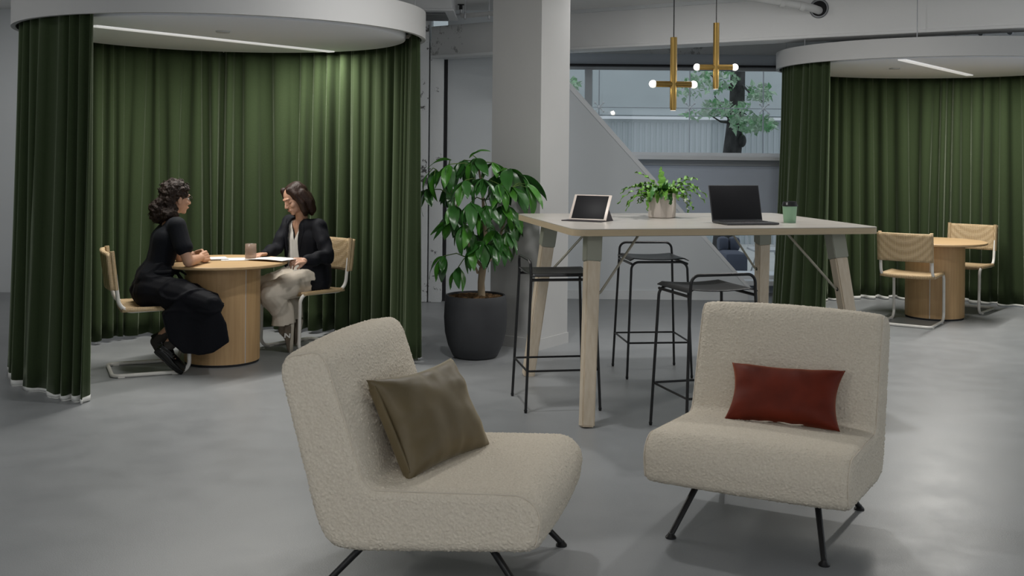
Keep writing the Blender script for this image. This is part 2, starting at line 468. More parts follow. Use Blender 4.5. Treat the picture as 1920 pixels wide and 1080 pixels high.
# ------------------------------------------------------------------ room lamps and added unseen fill lights (daylight comes through the windows)
def area(name, loc, sx, sy, power, col=(1, .985, .965), rot=(0, 0, 0), spread=PI):
    l = bpy.data.lights.new(name, 'AREA'); l.shape = 'RECTANGLE'; l.size = sx; l.size_y = sy
    l.energy = power * LAMP; l.color = col; l.spread = spread
    o = bpy.data.objects.new(name, l); COL.objects.link(o); o.location = loc; o.rotation_euler = rot
    return o
for i, (x, y, p, s_) in enumerate([(2.0, 7.25, 30, .14), (-.15, 6.2, 24, .16), (6.4, 7.4, 8, .8), (-4.6, 6.6, 8, .8), (.9, 9.2, 13, .8), (-4.2, 10.2, 10, .8)]):
    area('ceiling_key_fill', (x, y, 2.97), s_, .16, p)  # small pair follows the floor shadows; wide ones are added unseen fill
for x, y, z, p in ((-2.8, .6, 2.45, 50), (.1, -.4, 2.5, 46), (6.1, .4, 2.45, 20), (6.1, 4.6, 2.5, 8)):      # unseen point lights added in the near room as front fill
    l = bpy.data.lights.new('fill_light', 'POINT'); l.energy = p * LAMP; l.shadow_soft_size = .22; l.color = (1, .98, .95)
    o = bpy.data.objects.new('fill_light', l); COL.objects.link(o); o.location = (x, y, z)

# ------------------------------------------------------------------ the setting
CEIL = 2.99
def slab(name, c, size, mat):
    return struct(MB().box(c, size).build(name, mat, smooth=0))
slab('floor', (1, 4, -.05), (14, 16.4, .1), 'floor')
slab('ceiling', (1, 4, CEIL + .1), (14, 16.4, .2), 'ceil')
slab('wall_left', (-5.6, 4, 1.5), (.2, 16.4, 3), 'wall')
# right wall and rear wall with big window openings (out of frame, they let the daylight in)
slab('wall_right', (7.7, 4, .3), (.2, 16.4, .6), 'wall')
slab('trim_1', (7.7, 4, 2.8), (.2, 16.4, .38), 'wall')
for k, y in enumerate((-3.6, .2, 4.0, 7.8, 11.6)):
    slab('trim_%d' % (k + 2), (7.7, y, 1.6), (.2, .5, 2.1), 'wall')
slab('wall_rear', (1, -4.1, .3), (14, .2, .6), 'wall')
slab('trim_7', (1, -4.1, 2.8), (14, .2, .38), 'wall')
for k, x in enumerate((-5.2, -1.2, 2.8, 7.0)):
    slab('trim_%d' % (k + 8), (x, -4.1, 1.6), (.6, .2, 2.1), 'wall')

# back wall: plain part, rough pilaster, smooth panel
slab('wall_back', (-3.25, 11.75, 1.5), (4.62, .3, 3), 'wall')
pil = struct(MB().box((-.95, 11.45, 1.5), (.20, .6, 3), bev=.012).build('trim_12', 'chip'))
pil2 = struct(MB().box((-.77, 11.40, 1.33), (.135, .5, 2.66), bev=.010).build('trim_13', 'chip'))
slab('trim_14', (-.685, 11.36, 1.3), (.035, .2, 2.6), 'dark')
slab('wall_panel', (-.08, 11.42, 1.5), (1.18, .2, 3), 'panel')
slab('baseboard_back', (-.08, 11.31, .04), (1.16, .02, .08), 'wall')

# concrete lintel left of the column
def along(p, q, z0, z1, thick, mat, name, bev=.012):
    p, q = V((p[0], p[1], 0)), V((q[0], q[1], 0)); d = (q - p).normalized(); n = V((-d.y, d.x, 0))
    if n.y < 0: n = -n
    m = MB()
    c = (p + q) / 2 + n * thick / 2; c.z = (z0 + z1) / 2
    m.box(c, ((q - p).length, thick, z1 - z0), Matrix.Rotation(math.atan2(d.y, d.x), 3, 'Z'), bev=bev)
    return struct(m.build(name, mat))
along((-.835, 11.15), (.30, 10.28), 2.50, 2.80, .16, 'concrete_beam', 'trim_15')
along((-.835, 11.13), (.30, 10.26), 2.475, 2.505, .2, 'wall', 'trim_16', .008)
# big white beam on the right
along((.30, 11.46), (7.4, 6.69), 2.60, CEIL, .30, 'beam', 'trim_17', .015)
along((.30, 11.44), (7.4, 6.67), 2.585, 2.615, .34, 'beam', 'trim_18', .010)
along((.30, 11.42), (4.4, 8.665), CEIL - .035, CEIL + .02, .04, 'wall', 'trim_19', .006)

# column
e1, e2 = V((-.83, .558)), V((.558, .83))
C0 = V((.222, 8.56))
def colpoly(grow):
    a = C0 - (e1 + e2) * grow
    return [a, a + e2 * (.43 + 2 * grow), a + e2 * (.43 + 2 * grow) + e1 * (.463 + 2 * grow), a + e1 * (.463 + 2 * grow)]
struct(MB().prism(colpoly(0), 0, CEIL).build('column', 'column', smooth=0))
struct(MB().prism(colpoly(.008), 0, .085).build('baseboard_column', 'column', smooth=0))

# diagonal stair cheek in front of the window wall
YP = 11.55
def pl(px, py, Y): p = at_d(px, py, Y); return (p.x, p.z)
def wall_poly(name, poly, y0, y1, mat, parent=None):
    m = MB(); n = len(poly)
    vs_ = [(x, y0, z) for x, z in poly] + [(x, y1, z) for x, z in poly]
    fs = [list(range(n)), list(range(n, 2 * n))[::-1]] + [[i, i + n, (i + 1) % n + n, (i + 1) % n] for i in range(n)]
    m.add(vs_, fs); o = m.build(name, mat, parent, smooth=0)
    return o
dA, dB = pl(1005, 97, YP), pl(1402, 541, YP)
dirv = V((dB[0] - dA[0], dB[1] - dA[1])).normalized()
tB = dB[1] / -dirv.y
foot = (dB[0] + dirv.x * tB, 0.0)
cheek = struct(wall_poly('wall_stair', [(dA[0], 0), foot, dA], YP, YP + .12, 'panel'))
nrm2 = V((-dirv.y, dirv.x))
cap = struct(wall_poly('trim_20', [(dA[0], dA[1]), foot, (foot[0] + nrm2.x * .055, foot[1] + nrm2.y * .0), (dA[0] + nrm2.x * .055, dA[1] + nrm2.y * .055)], YP - .012, YP + .16, 'sill'))
slab('baseboard_stair', ((dA[0] + foot[0]) / 2 - .03, YP - .008, .045), (foot[0] - dA[0] - .16, .016, .09), 'wall')

# window wall
YW = 12.14
slab('wall_window', (3.9, YW + .1, 1.10), (6.6, .2, .72), 'spandrel')
slab('trim_21', (3.9, YW + .1, .05), (6.6, .2, .10), 'spandrel')
slab('trim_22', (3.9, YW + .1, 2.80), (6.6, .2, .38), 'concrete_beam')
slab('trim_23', (3.9, YW - .03, 2.565), (6.6, .10, .115), 'blind')
slab('trim_24', (3.9, YW - .04, 2.495), (6.6, .14, .022), 'dark')
slab('trim_25', (3.9, YW - .05, 1.485), (6.6, .26, .035), 'sill')
slab('trim_26', (3.9, YW - .012, 1.435), (6.6, .025, .065), 'frame')
slab('trim_27', (3.9, YW - .03, .125), (6.6, .24, .05), 'sill')
# window 1: upper glazing with two panes
win = bpy.data.objects.new('window_1', None); COL.objects.link(win); win.location = (0, YW + .08, 0); struct(win)
def wpart(name, x0, x1, z0, z1, th, mat, par, y=0.0):
    return MB().box(((x0 + x1) / 2, y, (z0 + z1) / 2), (x1 - x0, th, z1 - z0)).build(name, mat, par, smooth=0)
xm0, xm1 = at_d(1097, 200, YW).x, at_d(1110, 200, YW).x
wpart('frame', .3, 7.2, 2.455, 2.485, .07, 'frame', win)
wpart('frame', .3, 7.2, 1.50, 1.545, .07, 'sill', win)
wpart('mullion', xm0, xm1, 1.545, 2.455, .09, 'frame', win, -.01)
for x in (4.2, 7.1): wpart('mullion', x, x + .06, 1.545, 2.455, .08, 'frame', win)
wpart('pane', .33, xm0, 1.545, 2.455, .012, 'pane', win)
wpart('pane', xm1, 4.2, 1.545, 2.455, .012, 'pane', win)
wpart('pane', 4.26, 7.1, 1.545, 2.455, .012, 'pane', win)
win2 = bpy.data.objects.new('window_2', None); COL.objects.link(win2); win2.location = (0, YW + .08, 0); struct(win2)
wpart('frame', .6, 7.2, .15, .19, .07, 'sill', win2)
wpart('frame', .6, 7.2, .70, .74, .07, 'frame', win2)
wpart('pane', .6, 7.2, .19, .70, .012, 'pane', win2)
wpart('mullion', 4.0, 4.06, .19, .70, .07, 'frame', win2)

# ------------------------------------------------------------------ outside
MT['facade'] = M('grey facade panels', (.52, .57, .58), .8, var=.12, vscale=.8)
MT['ribbed'] = M('ribbed grey cladding', (.46, .50, .52), .7, var=.1, vscale=1.0)
MT['pave'] = M('pale paving', (.6, .6, .58), .8, var=.1, vscale=2)
MT['bark2'] = M('dark street bark', (.085, .082, .082), .95, var=.6, vscale=14, bump=.8, bscale=20, stretch=(1, 1, .5))
MT['leaf_street'] = M('street tree leaf', (.52, .60, .50), .6, var=.5, vscale=5, dark=(.16, .40, .17), detail=1)
MT['bench'] = M('blue grey cushion', (.12, .13, .17), .8)
struct(MB().box((4, 20, -.15), (40, 15.6, .1)).build('ground', 'pave', smooth=0))
YF = 19.5
fac = thing('building', 'grey panelled building across the street beyond the upper window', 'building', (4, YF, -.1))
fz = at_d(1250, 219, YF).z
m = MB(); m.box((0, .3, 3.0), (26, .3, 6.5)); m.build('wall', 'facade', fac, smooth=0)
for k in range(5): MB().box((-8 + k * 3.6, .13, fz + .1 + 1.9), (3.55, .06, 3.75), bev=.02).build('panel', 'facade', fac)
m = MB().box((-1.9, .08, fz + .08), (9, .14, .05)); m.build('ledge', 'sill', fac, smooth=0)
rib = MB()
for k in range(90): rib.box((-6.4 + k * .1, .142, fz / 2), (.05, .016, fz))
ro = rib.build('ribbed_cladding', 'ribbed', fac, smooth=0); ro['kind'] = 'stuff'
MB().box((-3.1 + 1.0, .06, .62 * fz), (2.2, .06, .28)).build('sign_board', 'sill', fac, smooth=0)
# thin bracing in front of the glazing
YB = 13.0
br = thing('glazing_brace', 'thin steel rods with star-shaped glass fixings outside the upper window', 'rod frame', (at_d(1123, 203, YB).x, YB, 0))
bx0 = br.location.x
x2 = at_d(1293, 203, YB).x - bx0; zr = at_d(1123, 201, YB).z
MB().tube([(-.6, 0, zr), (3.5, 0, zr)], .005, 6).build('rod', 'frame', br)
for x in (0, x2, x2 + .87):
    MB().tube([(x, 0, 0), (x, 0, 3.2)], .008, 6).build('rod', 'frame', br)
    m = MB().ell((x, -.03, zr), (.018, .03, .018))
    for a in range(4):
        d = V((math.cos(PI / 4 + a * PI / 2), 0, math.sin(PI / 4 + a * PI / 2))) * .07
        m.tube([(x, -.02, zr), (x + d.x, -.05, zr + d.z)], .006, 6); m.ell((x + d.x, -.055, zr + d.z), (.014, .012, .014), seg=8, rings=6)
    m.build('spider_fitting', 'white', br)

# street tree
YT = 15.0
tb = at_d(1352, 500, YT); tm = at_d(1374, 275, YT); tt = at_d(1384, 120, YT)
tree = thing('street_tree', 'grey-barked street tree with pale green leaves outside the window', 'tree', (tb.x - .06, YT, -.1))
m = MB()
pts = [V((tb.x - .06, YT, -.1)), tb, tm, V(tm) * .5 + V(tt) * .5 + V((.02, 0, 0)), tt, tt + V((.1, 0, 1.4))]
m.tube(pts, [.19, .155, .125, .105, .10, .07], 14); kn = at_d(1391, 264, YT - .08); m.ell(kn, (.06, .07, .09))
m.build('trunk', 'bark2', tree, world=True)
rng = random.Random(4)
br_pts = []
for s_, e_ in [((1370, 225), (1340, 180)), ((1378, 190), (1400, 215)), ((1372, 230), (1330, 215)), ((1380, 170), (1320, 130)), ((1375, 220), (1435, 225)), ((1384, 150), (1430, 190))]:
    a, b = at_d(*s_, YT), at_d(*e_, YT - rng.uniform(.2, .7))
    br_pts.append((a, b)); mid = (a + b) / 2 + V((0, 0, -.04))
    MB().tube([a, mid, b], [.022, .014, .006], 6).build('branch', 'bark2', tree, world=True)
lf = MB()
def street_leaf(p, s_):
    q = Quaternion((rng.gauss(0, 1), rng.gauss(0, 1), rng.gauss(0, 1), rng.gauss(0, 1))).normalized().to_matrix()
    sh = [(0, 0, 0), (.35, .25, .05), (.2, .6, .08), (0, 1, 0), (-.2, .6, .08), (-.35, .25, .05)]
    n = len(lf.v); lf.v += [p + q @ (V(c) * s_) for c in sh]; lf.f += [[n, n + 1, n + 2, n + 3], [n, n + 3, n + 4, n + 5]]
for cx_, cy_, rx, ry, n_ in [(1408, 232, 42, 16, 260), (1345, 203, 26, 14, 120), (1340, 150, 45, 22, 170), (1425, 175, 24, 16, 130), (1290, 165, 30, 18, 60), (1380, 205, 30, 18, 110), (1440, 235, 16, 10, 60), (1305, 215, 25, 8, 40), (1078, 155, 8, 10, 22)]:
    for _ in range(n_):
        a = rng.uniform(0, 2 * PI); r_ = math.sqrt(rng.random())
        street_leaf(at_d(cx_ + rx * r_ * math.cos(a), cy_ + ry * r_ * math.sin(a), YT + rng.uniform(-.9, .1)), rng.uniform(.05, .11))
lo = lf.build('foliage', 'leaf_street', tree, smooth=0, world=True); lo['kind'] = 'stuff'

# bench with cushions and a white wire chair seen through the lower window
bc = at_d(1372, 500, 13.6)
bench = thing('outdoor_bench', 'blue-grey padded bench outside the low window', 'bench', (bc.x, 13.6, -.1))
MB().box((0, 0, .30), (.28, .6, .26), bev=.05).build('seat', 'bench', bench)
for dx in (-.07, .07): MB().box((dx, .22, .50), (.14, .16, .18), bev=.05).build('back_cushion', 'bench', bench)
MB().box((0, 0, .09), (.26, .5, .18)).build('plinth', 'sill', bench, smooth=0)
wc = at_d(1440, 505, 13.4)
wch = thing('wire_chair', 'white wire chair outside the low window beside the curtain', 'chair', (wc.x, 13.4, -.1))
for sx in (-1, 1):
    for sy in (-1, 1): MB().tube([(sx * .10, sy * .10, .46), (sx * .22, sy * .2, 0)], .010, 6).build('leg', 'white', wch)
MB().box((0, 0, .47), (.44, .42, .03), bev=.012).build('seat', 'white', wch)
m = MB()
for k in range(7): m.tube([(-.2 + k * .066, .2, .48), (-.22 + k * .073, .3, .86)], .006, 6)
m.tube([(-.22, .3, .86), (.22, .3, .86)], .009, 6); m.build('backrest', 'white', wch)
MB().box((3.4, 12.85, .02), (6, .5, .24)).build('trim_28', 'sill', smooth=0)['kind'] = 'structure'

# ------------------------------------------------------------------ curtained pods
def ring_hit(px, c, R, near):
    a, _ = ray(px, CY)
    d = V((a, 1)).normalized(); b = d.dot(c); disc = b * b - (c.length_squared - R * R)
    t = b - math.sqrt(max(disc, 0)) if near else b + math.sqrt(max(disc, 0))
    p = d * t - c
    return math.atan2(p.y, p.x)
def curtain(name, label, c, R, a0, a1, z0, z1, seed, tape, fold=.118, amp=.030, flare=0.0):
    """hanging cloth that follows the round track from angle a0 to a1 (a1 > a0)"""
    rg = random.Random(seed)
    length = R * (a1 - a0); n = max(3, int(length / fold))
    wd = [rg.choice((.6, .9, 1.2, 1.6)) * rg.uniform(.85, 1.15) for _ in range(n)]; sm = sum(wd)
    ed = [0]
    for q in wd: ed.append(ed[-1] + q / sm)
    am = [rg.uniform(.5, 1.5) for _ in range(n + 1)]
    sk = [rg.uniform(-.55, .55) for _ in range(n + 1)]
    dp_ = [rg.uniform(-1, 1) for _ in range(n + 1)]
    pf = 12; rows = 16
    cols = n * pf + 1
    mid = V((c.x + R * math.cos((a0 + a1) / 2), c.y + R * math.sin((a0 + a1) / 2), 0))
    root = thing(name, label, 'curtain', (mid.x, mid.y, 0))
    vs_ = []; fs = []; hemline = []
    for r_ in range(rows + 1):
        t = r_ / rows; z = z1 + (z0 - z1) * t
        for k in range(cols):
            i = min(k // pf, n - 1); u = (k - i * pf) / pf
            s_ = ed[i] + (ed[i + 1] - ed[i]) * u
            A = am[i] * (1 - u) + am[i + 1] * u
            ph = 2 * PI * u
            g = (.55 + .6 * t) * amp * A
            # soft, slightly asymmetric pleat that drifts sideways on its way down
            off = g * (math.cos(ph) + .22 * (dp_[i] * (1 - u) + dp_[i + 1] * u) * math.cos(2 * ph + .6))
            drift = (sk[i] * (1 - u) + sk[i + 1] * u) * (ed[i + 1] - ed[i]) * (t - .2) * min(1, 4 * s_, 4 * (1 - s_))
            tang = .13 * (ed[i + 1] - ed[i]) * math.sin(2 * ph) * (.3 + .5 * t)
            ang = a0 + (a1 - a0) * (s_ + drift + tang)
            rad = R + off + flare * t * t
            vs_.append(V((c.x + rad * math.cos(ang) - mid.x, c.y + rad * math.sin(ang) - mid.y, z + (.008 * math.sin(ph * .5 + i) if r_ == rows else 0))))
    for r_ in range(rows):
        for k in range(cols - 1):
            a = r_ * cols + k; fs.append([a, a + 1, a + cols + 1, a + cols])
    me = MB().add(vs_, fs).mesh('cloth', 179)
    o = mkobj('cloth', me, 'velvet', root)
    sd = o.modifiers.new('thickness', 'SOLIDIFY'); sd.thickness = .005; sd.offset = 0
    # hem stitch band / tape
    bot = vs_[rows * cols:]; hv = []; hf = []
    for p in bot:
        hv.append(V((p.x, p.y, .006))); hv.append(V((p.x, p.y, p.z + .002)))
    for k in range(cols - 1): hf.append([2 * k, 2 * k + 2, 2 * k + 3, 2 * k + 1])
    if tape:
        ho = mkobj('hem_tape', MB().add(hv, hf).mesh('hem_tape', 179), 'velvet_lining', root); ho['label'] = 'white hem tape'
        sd = ho.modifiers.new('thickness', 'SOLIDIFY'); sd.thickness = .008; sd.offset = 0
    return root
def canopy(label, c, R, zb, zt, s0, s1, dl, group, power):
    cx, cy = c
    t = thing('pod_canopy', label, 'canopy', (cx, cy, zb), group=group)
    hgt = zt - zb
    m = MB().lathe([(R - .03, 0), (R, 0), (R, hgt), (R - .03, hgt), (R - .03, 0)], 128); m.build('fascia', 'fascia', t, smooth=30)
    m = MB().lathe([(0, -.005), (R - .165, -.005), (R - .15, .0), (R - .145, .012), (R - .145, .05), (0, .05)], 128); m.build('soffit', 'disc', t, smooth=30)
    m = MB().lathe([(0, hgt - .03), (R - .03, hgt - .03), (R - .03, hgt - .01), (0, hgt - .01)], 96); m.build('top_board', 'fascia', t, smooth=30)
    m = MB().lathe([(R - .10, .045), (R - .05, .045), (R - .05, .07), (R - .10, .07), (R - .10, .045)], 96); m.build('curtain_track', 'white', t, smooth=30)
    a, b = V((s0.x - cx, s0.y - cy)), V((s1.x - cx, s1.y - cy)); d = b - a
    rot = Matrix.Rotation(math.atan2(d.y, d.x), 3, 'Z'); mid = (a + b) / 2
    st = MB().box((mid.x, mid.y, -.009), (d.length, .07, .012), rot, bev=.004).build('light_strip', 'led', t); st['label'] = 'glowing white light strip'
    l = area('strip_light', (cx + mid.x, cy + mid.y, zb - .02), d.length, .05, power, rot=(0, 0, math.atan2(d.y, d.x)), col=(1, .97, .91)); l.parent = t; l.location = (mid.x, mid.y, -.02)
    m = MB().lathe([(0, -.012), (.035, -.012), (.045, -.016), (.05, -.006), (.05, .002), (0, .002)], 20, (dl.x - cx, dl.y - cy, 0)); m.build('downlight', 'dl', t)
    for k in range(8):
        an = k * PI / 4 + .3; p = (math.cos(an) * (R - .05), math.sin(an) * (R - .05))
        MB().tube([(p[0], p[1], hgt - .02), (p[0], p[1], CEIL - zb)], .004, 6).build('suspension_rod', 'galv', t)
    return t
PLc, PRc = V((-2.07, 7.97)), V((4.015, 10.37))
RL, RR, ZB, ZT = 1.432, 1.49, 2.36, 2.555
canopy('round white canopy over the two seated women', PLc, RL, ZB, ZT, at_z(175, 46, ZB), at_z(622, 95, ZB), at_z(418, 57, ZB), 'round pod canopies', 56)
canopy('round white canopy over the empty table on the right', PRc, RR, ZB, ZB + .16, at_z(1691, 110, ZB), at_z(1818, 139.5, ZB), at_z(1677, 127, ZB), 'round pod canopies', 64)
Rc = RL - .075
aN = ring_hit(176, PLc, Rc, True); aF = ring_hit(655, PLc, Rc, False); aT = ring_hit(783, PLc, Rc, True)
def up(a, lo):                      # bring an angle above lo
    while a < lo: a += 2 * PI
    return a
aN0 = aN if aN < 0 else aN - 2 * PI          # near left edge (negative side)
leftback = up(PI * .86, aN0)
TOPZ = ZB + .06
# angles grow counter-clockwise: near-left edge is about -110 deg = 250 deg; cloth runs clockwise to the back
end_near = up(aN, 0)
brk = up(aF, 0)
start_right = aT
curtain('curtain', 'green velvet curtain panel at the front left edge of the women\'s pod', PLc, Rc, up(2.75, 0), end_near, .032, TOPZ, 3, True, fold=.155, amp=.040, flare=.02)
curtain('curtain', 'long green velvet curtain behind the two seated women', PLc, Rc, brk - .03, up(2.75, 0) + .05, .03, TOPZ, 5, False, fold=.15, amp=.052)
curtain('curtain', 'green velvet curtain panel beside the large potted tree', PLc, Rc, start_right - .10, brk + .0, .03, TOPZ, 8, False, fold=.125, amp=.040)
Rd = RR - .075
bN = up(ring_hit(1557, PRc, Rd, True), 0); bF = up(ring_hit(1845, PRc, Rd, False), 0)
curtain('curtain', 'green velvet curtain panel at the front left edge of the right pod', PRc, Rd, up(2.62, 0), bN, .03, TOPZ, 11, False, fold=.115, amp=.040, flare=.05)
curtain('curtain', 'green velvet curtain behind the empty round table', PRc, Rd, bF - .03, up(2.62, 0) + .05, .03, TOPZ, 12, True, fold=.155, amp=.055)
curtain('curtain', 'green velvet curtain panel at the right edge of the picture', PRc, Rd, -.55, bF + .03, .03, TOPZ, 13, True, fold=.17, amp=.050)

# ------------------------------------------------------------------ ceiling services
ac = thing('ceiling_unit', 'white ceiling air unit with louvres above the left canopy', 'air unit', (-1.02, 9.95, 2.77))
MB().box((0, 0, .11), (.96, .7, .2), bev=.012).build('casing', 'ac', ac)
MB().box((0, 0, .004), (1.0, .74, .018), bev=.006).build('flange', 'ac', ac)
for k in range(7): MB().box((0, -.24 + k * .08, -.012), (.84, .05, .008), Matrix.Rotation(.5, 3, 'X')).build('louvre', 'galv', ac, smooth=0)
pa, pb = at_d(866, 30, 10.2), at_d(925, 25, 9.9)
vp = thing('sprinkler_pipe', 'thin white pipe with small valve above the concrete lintel', 'pipe', (pa.x, pa.y, pa.z))
MB().tube([pa, pb + (pb - pa) * .8], .022, 12).build('pipe', 'pipe', vp, world=True)
v0 = at_d(864, 32, 10.2)
MB().tube(fillet([v0 + V((-.05, 0, -.02)), v0 + V((-.05, 0, .02)), v0 + V((0, 0, .02)), v0 + V((0, 0, .07))], .02, 4), .010, 8).build('valve_body', 'galv', vp, world=True)
m = MB(); m.tube([v0 + V((0, 0, .07)), v0 + V((0, 0, .11))], .016, 8); m.tube([v0 + V((-.03, 0, .115)), v0 + V((.03, 0, .115))], .006, 6); m.build('valve_handle', 'dark', vp, world=True)
for px in (872, 917):
    q = at_d(px, 29, 10.15 if px < 900 else 9.95)
    MB().box(q + V((0, 0, 0)), (.02, .05, .07), bev=.005).build('clamp', 'galv', vp, world=True)
    MB().tube([q + V((0, 0, .03)), V((q.x, q.y, CEIL))], .004, 6).build('hanger_rod', 'galv', vp, world=True)

def beam_y(x): return 11.46 + (x - .30) * (6.69 - 11.46) / 7.1
def on_beam(px, py):
    a, b = ray(px, py); k = (6.69 - 11.46) / 7.1
    Y = (11.46 - .30 * k) / (1 - a * k); return V((a * Y, Y, H - b * Y))
hb = on_beam(1536, 16)
bdir = V((.83, -.558, 0)); bnor = V((-.558, -.83, 0))
dp = thing('drain_pipe', 'white pipe entering the round hole in the beam', 'pipe', hb)
rotb = Matrix((bdir, V((0, 0, 1)), bnor)).transposed()
m = MB(); pr = [(0, .004), (.078, .004), (.085, .012), (.09, .0)]
m.lathe([(.0, .003), (.078, .003), (.088, .010), (.088, .0)], 28)
m.v = [rotb @ p for p in m.v]; m.build('hole_collar', 'galv', dp)
m = MB(); m.lathe([(0, .004), (.07, .004)], 28); m.v = [rotb @ p for p in m.v]; m.build('hole', 'dark', dp)
pe = on_beam(1536, 20); p1_ = pe + bnor * .16
p0_ = at_d(1372, -12, 9.7)
path = fillet([p0_, p1_ + V((-.02, 0, .01)), pe - bnor * .02], .09, 6)
MB().tube(path, .036, 14).build('pipe', 'pipe', dp, world=True)
d_ = (p1_ - p0_).normalized()
for t_ in (.62, .86):
    q = p0_ + (p1_ - p0_) * t_; MB().tube([q - d_ * .02, q + d_ * .02], .043, 14).build('pipe_joint', 'pipe', dp, world=True)
ta, tb_ = at_d(1566, 74, 10.9), at_d(1702, 64, 9.95)
ct = thing('cable_tray', 'grey metal cable tray under the beam above the right canopy', 'cable tray', (ta + tb_) / 2)
dd = tb_ - ta
rt = Matrix.Rotation(math.atan2(dd.y, dd.x), 3, 'Z')
MB().box((0, 0, 0), (dd.length, .22, .012), rt).build('base_plate', 'galv', ct, smooth=0)
for sgn in (-1, 1): MB().box(rt @ V((0, sgn * .11, .025)), (dd.length, .008, .06), rt).build('side_rail', 'galv', ct, smooth=0)
for sgn in (-.4, .4): MB().tube([rt @ V((dd.length * sgn, 0, 0)), rt @ V((dd.length * sgn, 0, 0)) + V((0, 0, CEIL - ct.location.z))], .005, 6).build('hanger_rod', 'galv', ct)
for px, py, Y, lab in ((1713, 62, 11.2, 'small spotlight above the right canopy, nearest the cable tray'), (1845, 58, 11.2, 'small spotlight above the right canopy, middle of three'), (1900, 56, 11.2, 'small spotlight above the right canopy, rightmost of three')):
    q = at_d(px, py, Y); s_ = thing('spotlight', lab, 'spotlight', q, group='small ceiling spotlights')
    MB().tube([(0, 0, .03), (0, 0, CEIL - q.z)], .008, 8).build('stem', 'white', s_)
    MB().tube([(-.05, -.02, -.02), (.06, .03, .03)], [.036, .03], 14).build('lamp_head', 'galv', s_)

# ------------------------------------------------------------------ brass pendants
def pendant(px, y0, y1, yc, Y, rz, label):
    top, bot, cr = at_d(px, y0, Y), at_d(px - 1, y1, Y), at_d(px - 1, yc, Y)
    t = thing('pendant_lamp', label, 'pendant lamp', (bot.x, bot.y, bot.z), rz, 'brass cross pendants')
    L = top.z - bot.z; zc = cr.z - bot.z; r = .0205
    MB().tube([(0, 0, .012), (0, 0, L)], r, 24).build('stem', 'brass', t)
    MB().lathe([(r, .0), (r * .86, .0), (r * .86, .02)], 24).build('rim', 'brass', t)
    ends = 0.118
    for k, (dx, dy) in enumerate(((1, 0), (-1, 0))):
        arm = MB().tube([(0, 0, zc), (dx * ends, dy * ends, zc)], .019, 20).build('arm', 'brass', t)
        b = MB().ell((dx * (ends + .008), dy * ends, zc), (.024, .024, .024), seg=20, rings=14).build('bulb', 'bulb', t)
    MB().lathe([(0, -.002), (.016, -.002), (.017, .014), (0, .014)], 20).build('lower_diffuser', 'bulb', t)
    MB().tube([(0, 0, L), (0, 0, CEIL - bot.z)], .0035, 8).build('cable', 'dark', t)
    MB().lathe([(0, L + .002), (.012, L + .001), (.0205, L - .001)], 20).build('cap', 'brass', t)
    MB().lathe([(0, CEIL - bot.z - .02), (.05, CEIL - bot.z - .02), (.05, CEIL - bot.z)], 20).build('ceiling_rose', 'brass', t)
    for dx in (1, -1):
        l = bpy.data.lights.new('bulb_light', 'POINT'); l.energy = 1.2; l.shadow_soft_size = .03; l.color = (1, .9, .75)
        o = bpy.data.objects.new('bulb_light', l); COL.objects.link(o); o.parent = t; o.location = (dx * (ends + .06), 0, zc)
    return t
pendant(1263, 70, 207, 158, 6.7, .12, 'lower and nearer brass cross pendant lamp with two bulbs')
pendant(1343, 43, 167, 126, 7.45, -.08, 'higher and farther brass cross pendant lamp with two bulbs')

# ------------------------------------------------------------------ high table
TC = V((1.127, 7.10)); TA = math.radians(12.5); TZ = 1.12
tab = thing('high_table', 'long pale wood standing table with splayed legs under the pendants', 'table', (TC.x, TC.y, 0), TA)
def cutrect(a, b, c, n=5):
    return fillet([(a, b, 0), (-a, b, 0), (-a, -b, 0), (a, -b, 0)], c, n, True)
poly = cutrect(.955, .735, .07)
top = MB().prism([(p.x, p.y) for p in poly], TZ - .004, TZ).build('table_top', 'ash_top', tab, smooth=30)
MB().prism([(p.x, p.y) for p in poly], TZ - .040, TZ - .004).build('edge_band', 'ash_edge', tab, smooth=30)
MB().box((0, 0, TZ - .052), (1.5, 1.0, .02)).build('under_frame', 'sage', tab, smooth=0)
def leg_between(p, q, s0, s1):
    d = (q - p).normalized(); x = V((1, 0, 0)); x = (x - d * x.dot(d)).normalized(); y = d.cross(x)
    vs_ = []
    for c, s_ in ((p, s0), (q, s1)):
        for a, b in ((1, 1), (-1, 1), (-1, -1), (1, -1)): vs_.append(c + x * a * s_ / 2 + y * b * s_ / 2)
    return vs_, [[0, 1, 2, 3][::-1], [4, 5, 6, 7]] + [[i, (i + 1) % 4, (i + 1) % 4 + 4, i + 4] for i in range(4)]
def bevmesh(vs_, fs, off):
    bm = bmesh.new(); bv = [bm.verts.new(v) for v in vs_]
    for f in fs: bm.faces.new([bv[i] for i in f])
    bmesh.ops.recalc_face_normals(bm, faces=bm.faces[:])
    bmesh.ops.bevel(bm, geom=bm.edges[:], offset=off, segments=2, affect='EDGES')
    me = bpy.data.meshes.new('m'); bm.to_mesh(me); bm.free()
    smooth_all(me); me.set_sharp_from_angle(angle=math.radians(35)); return me
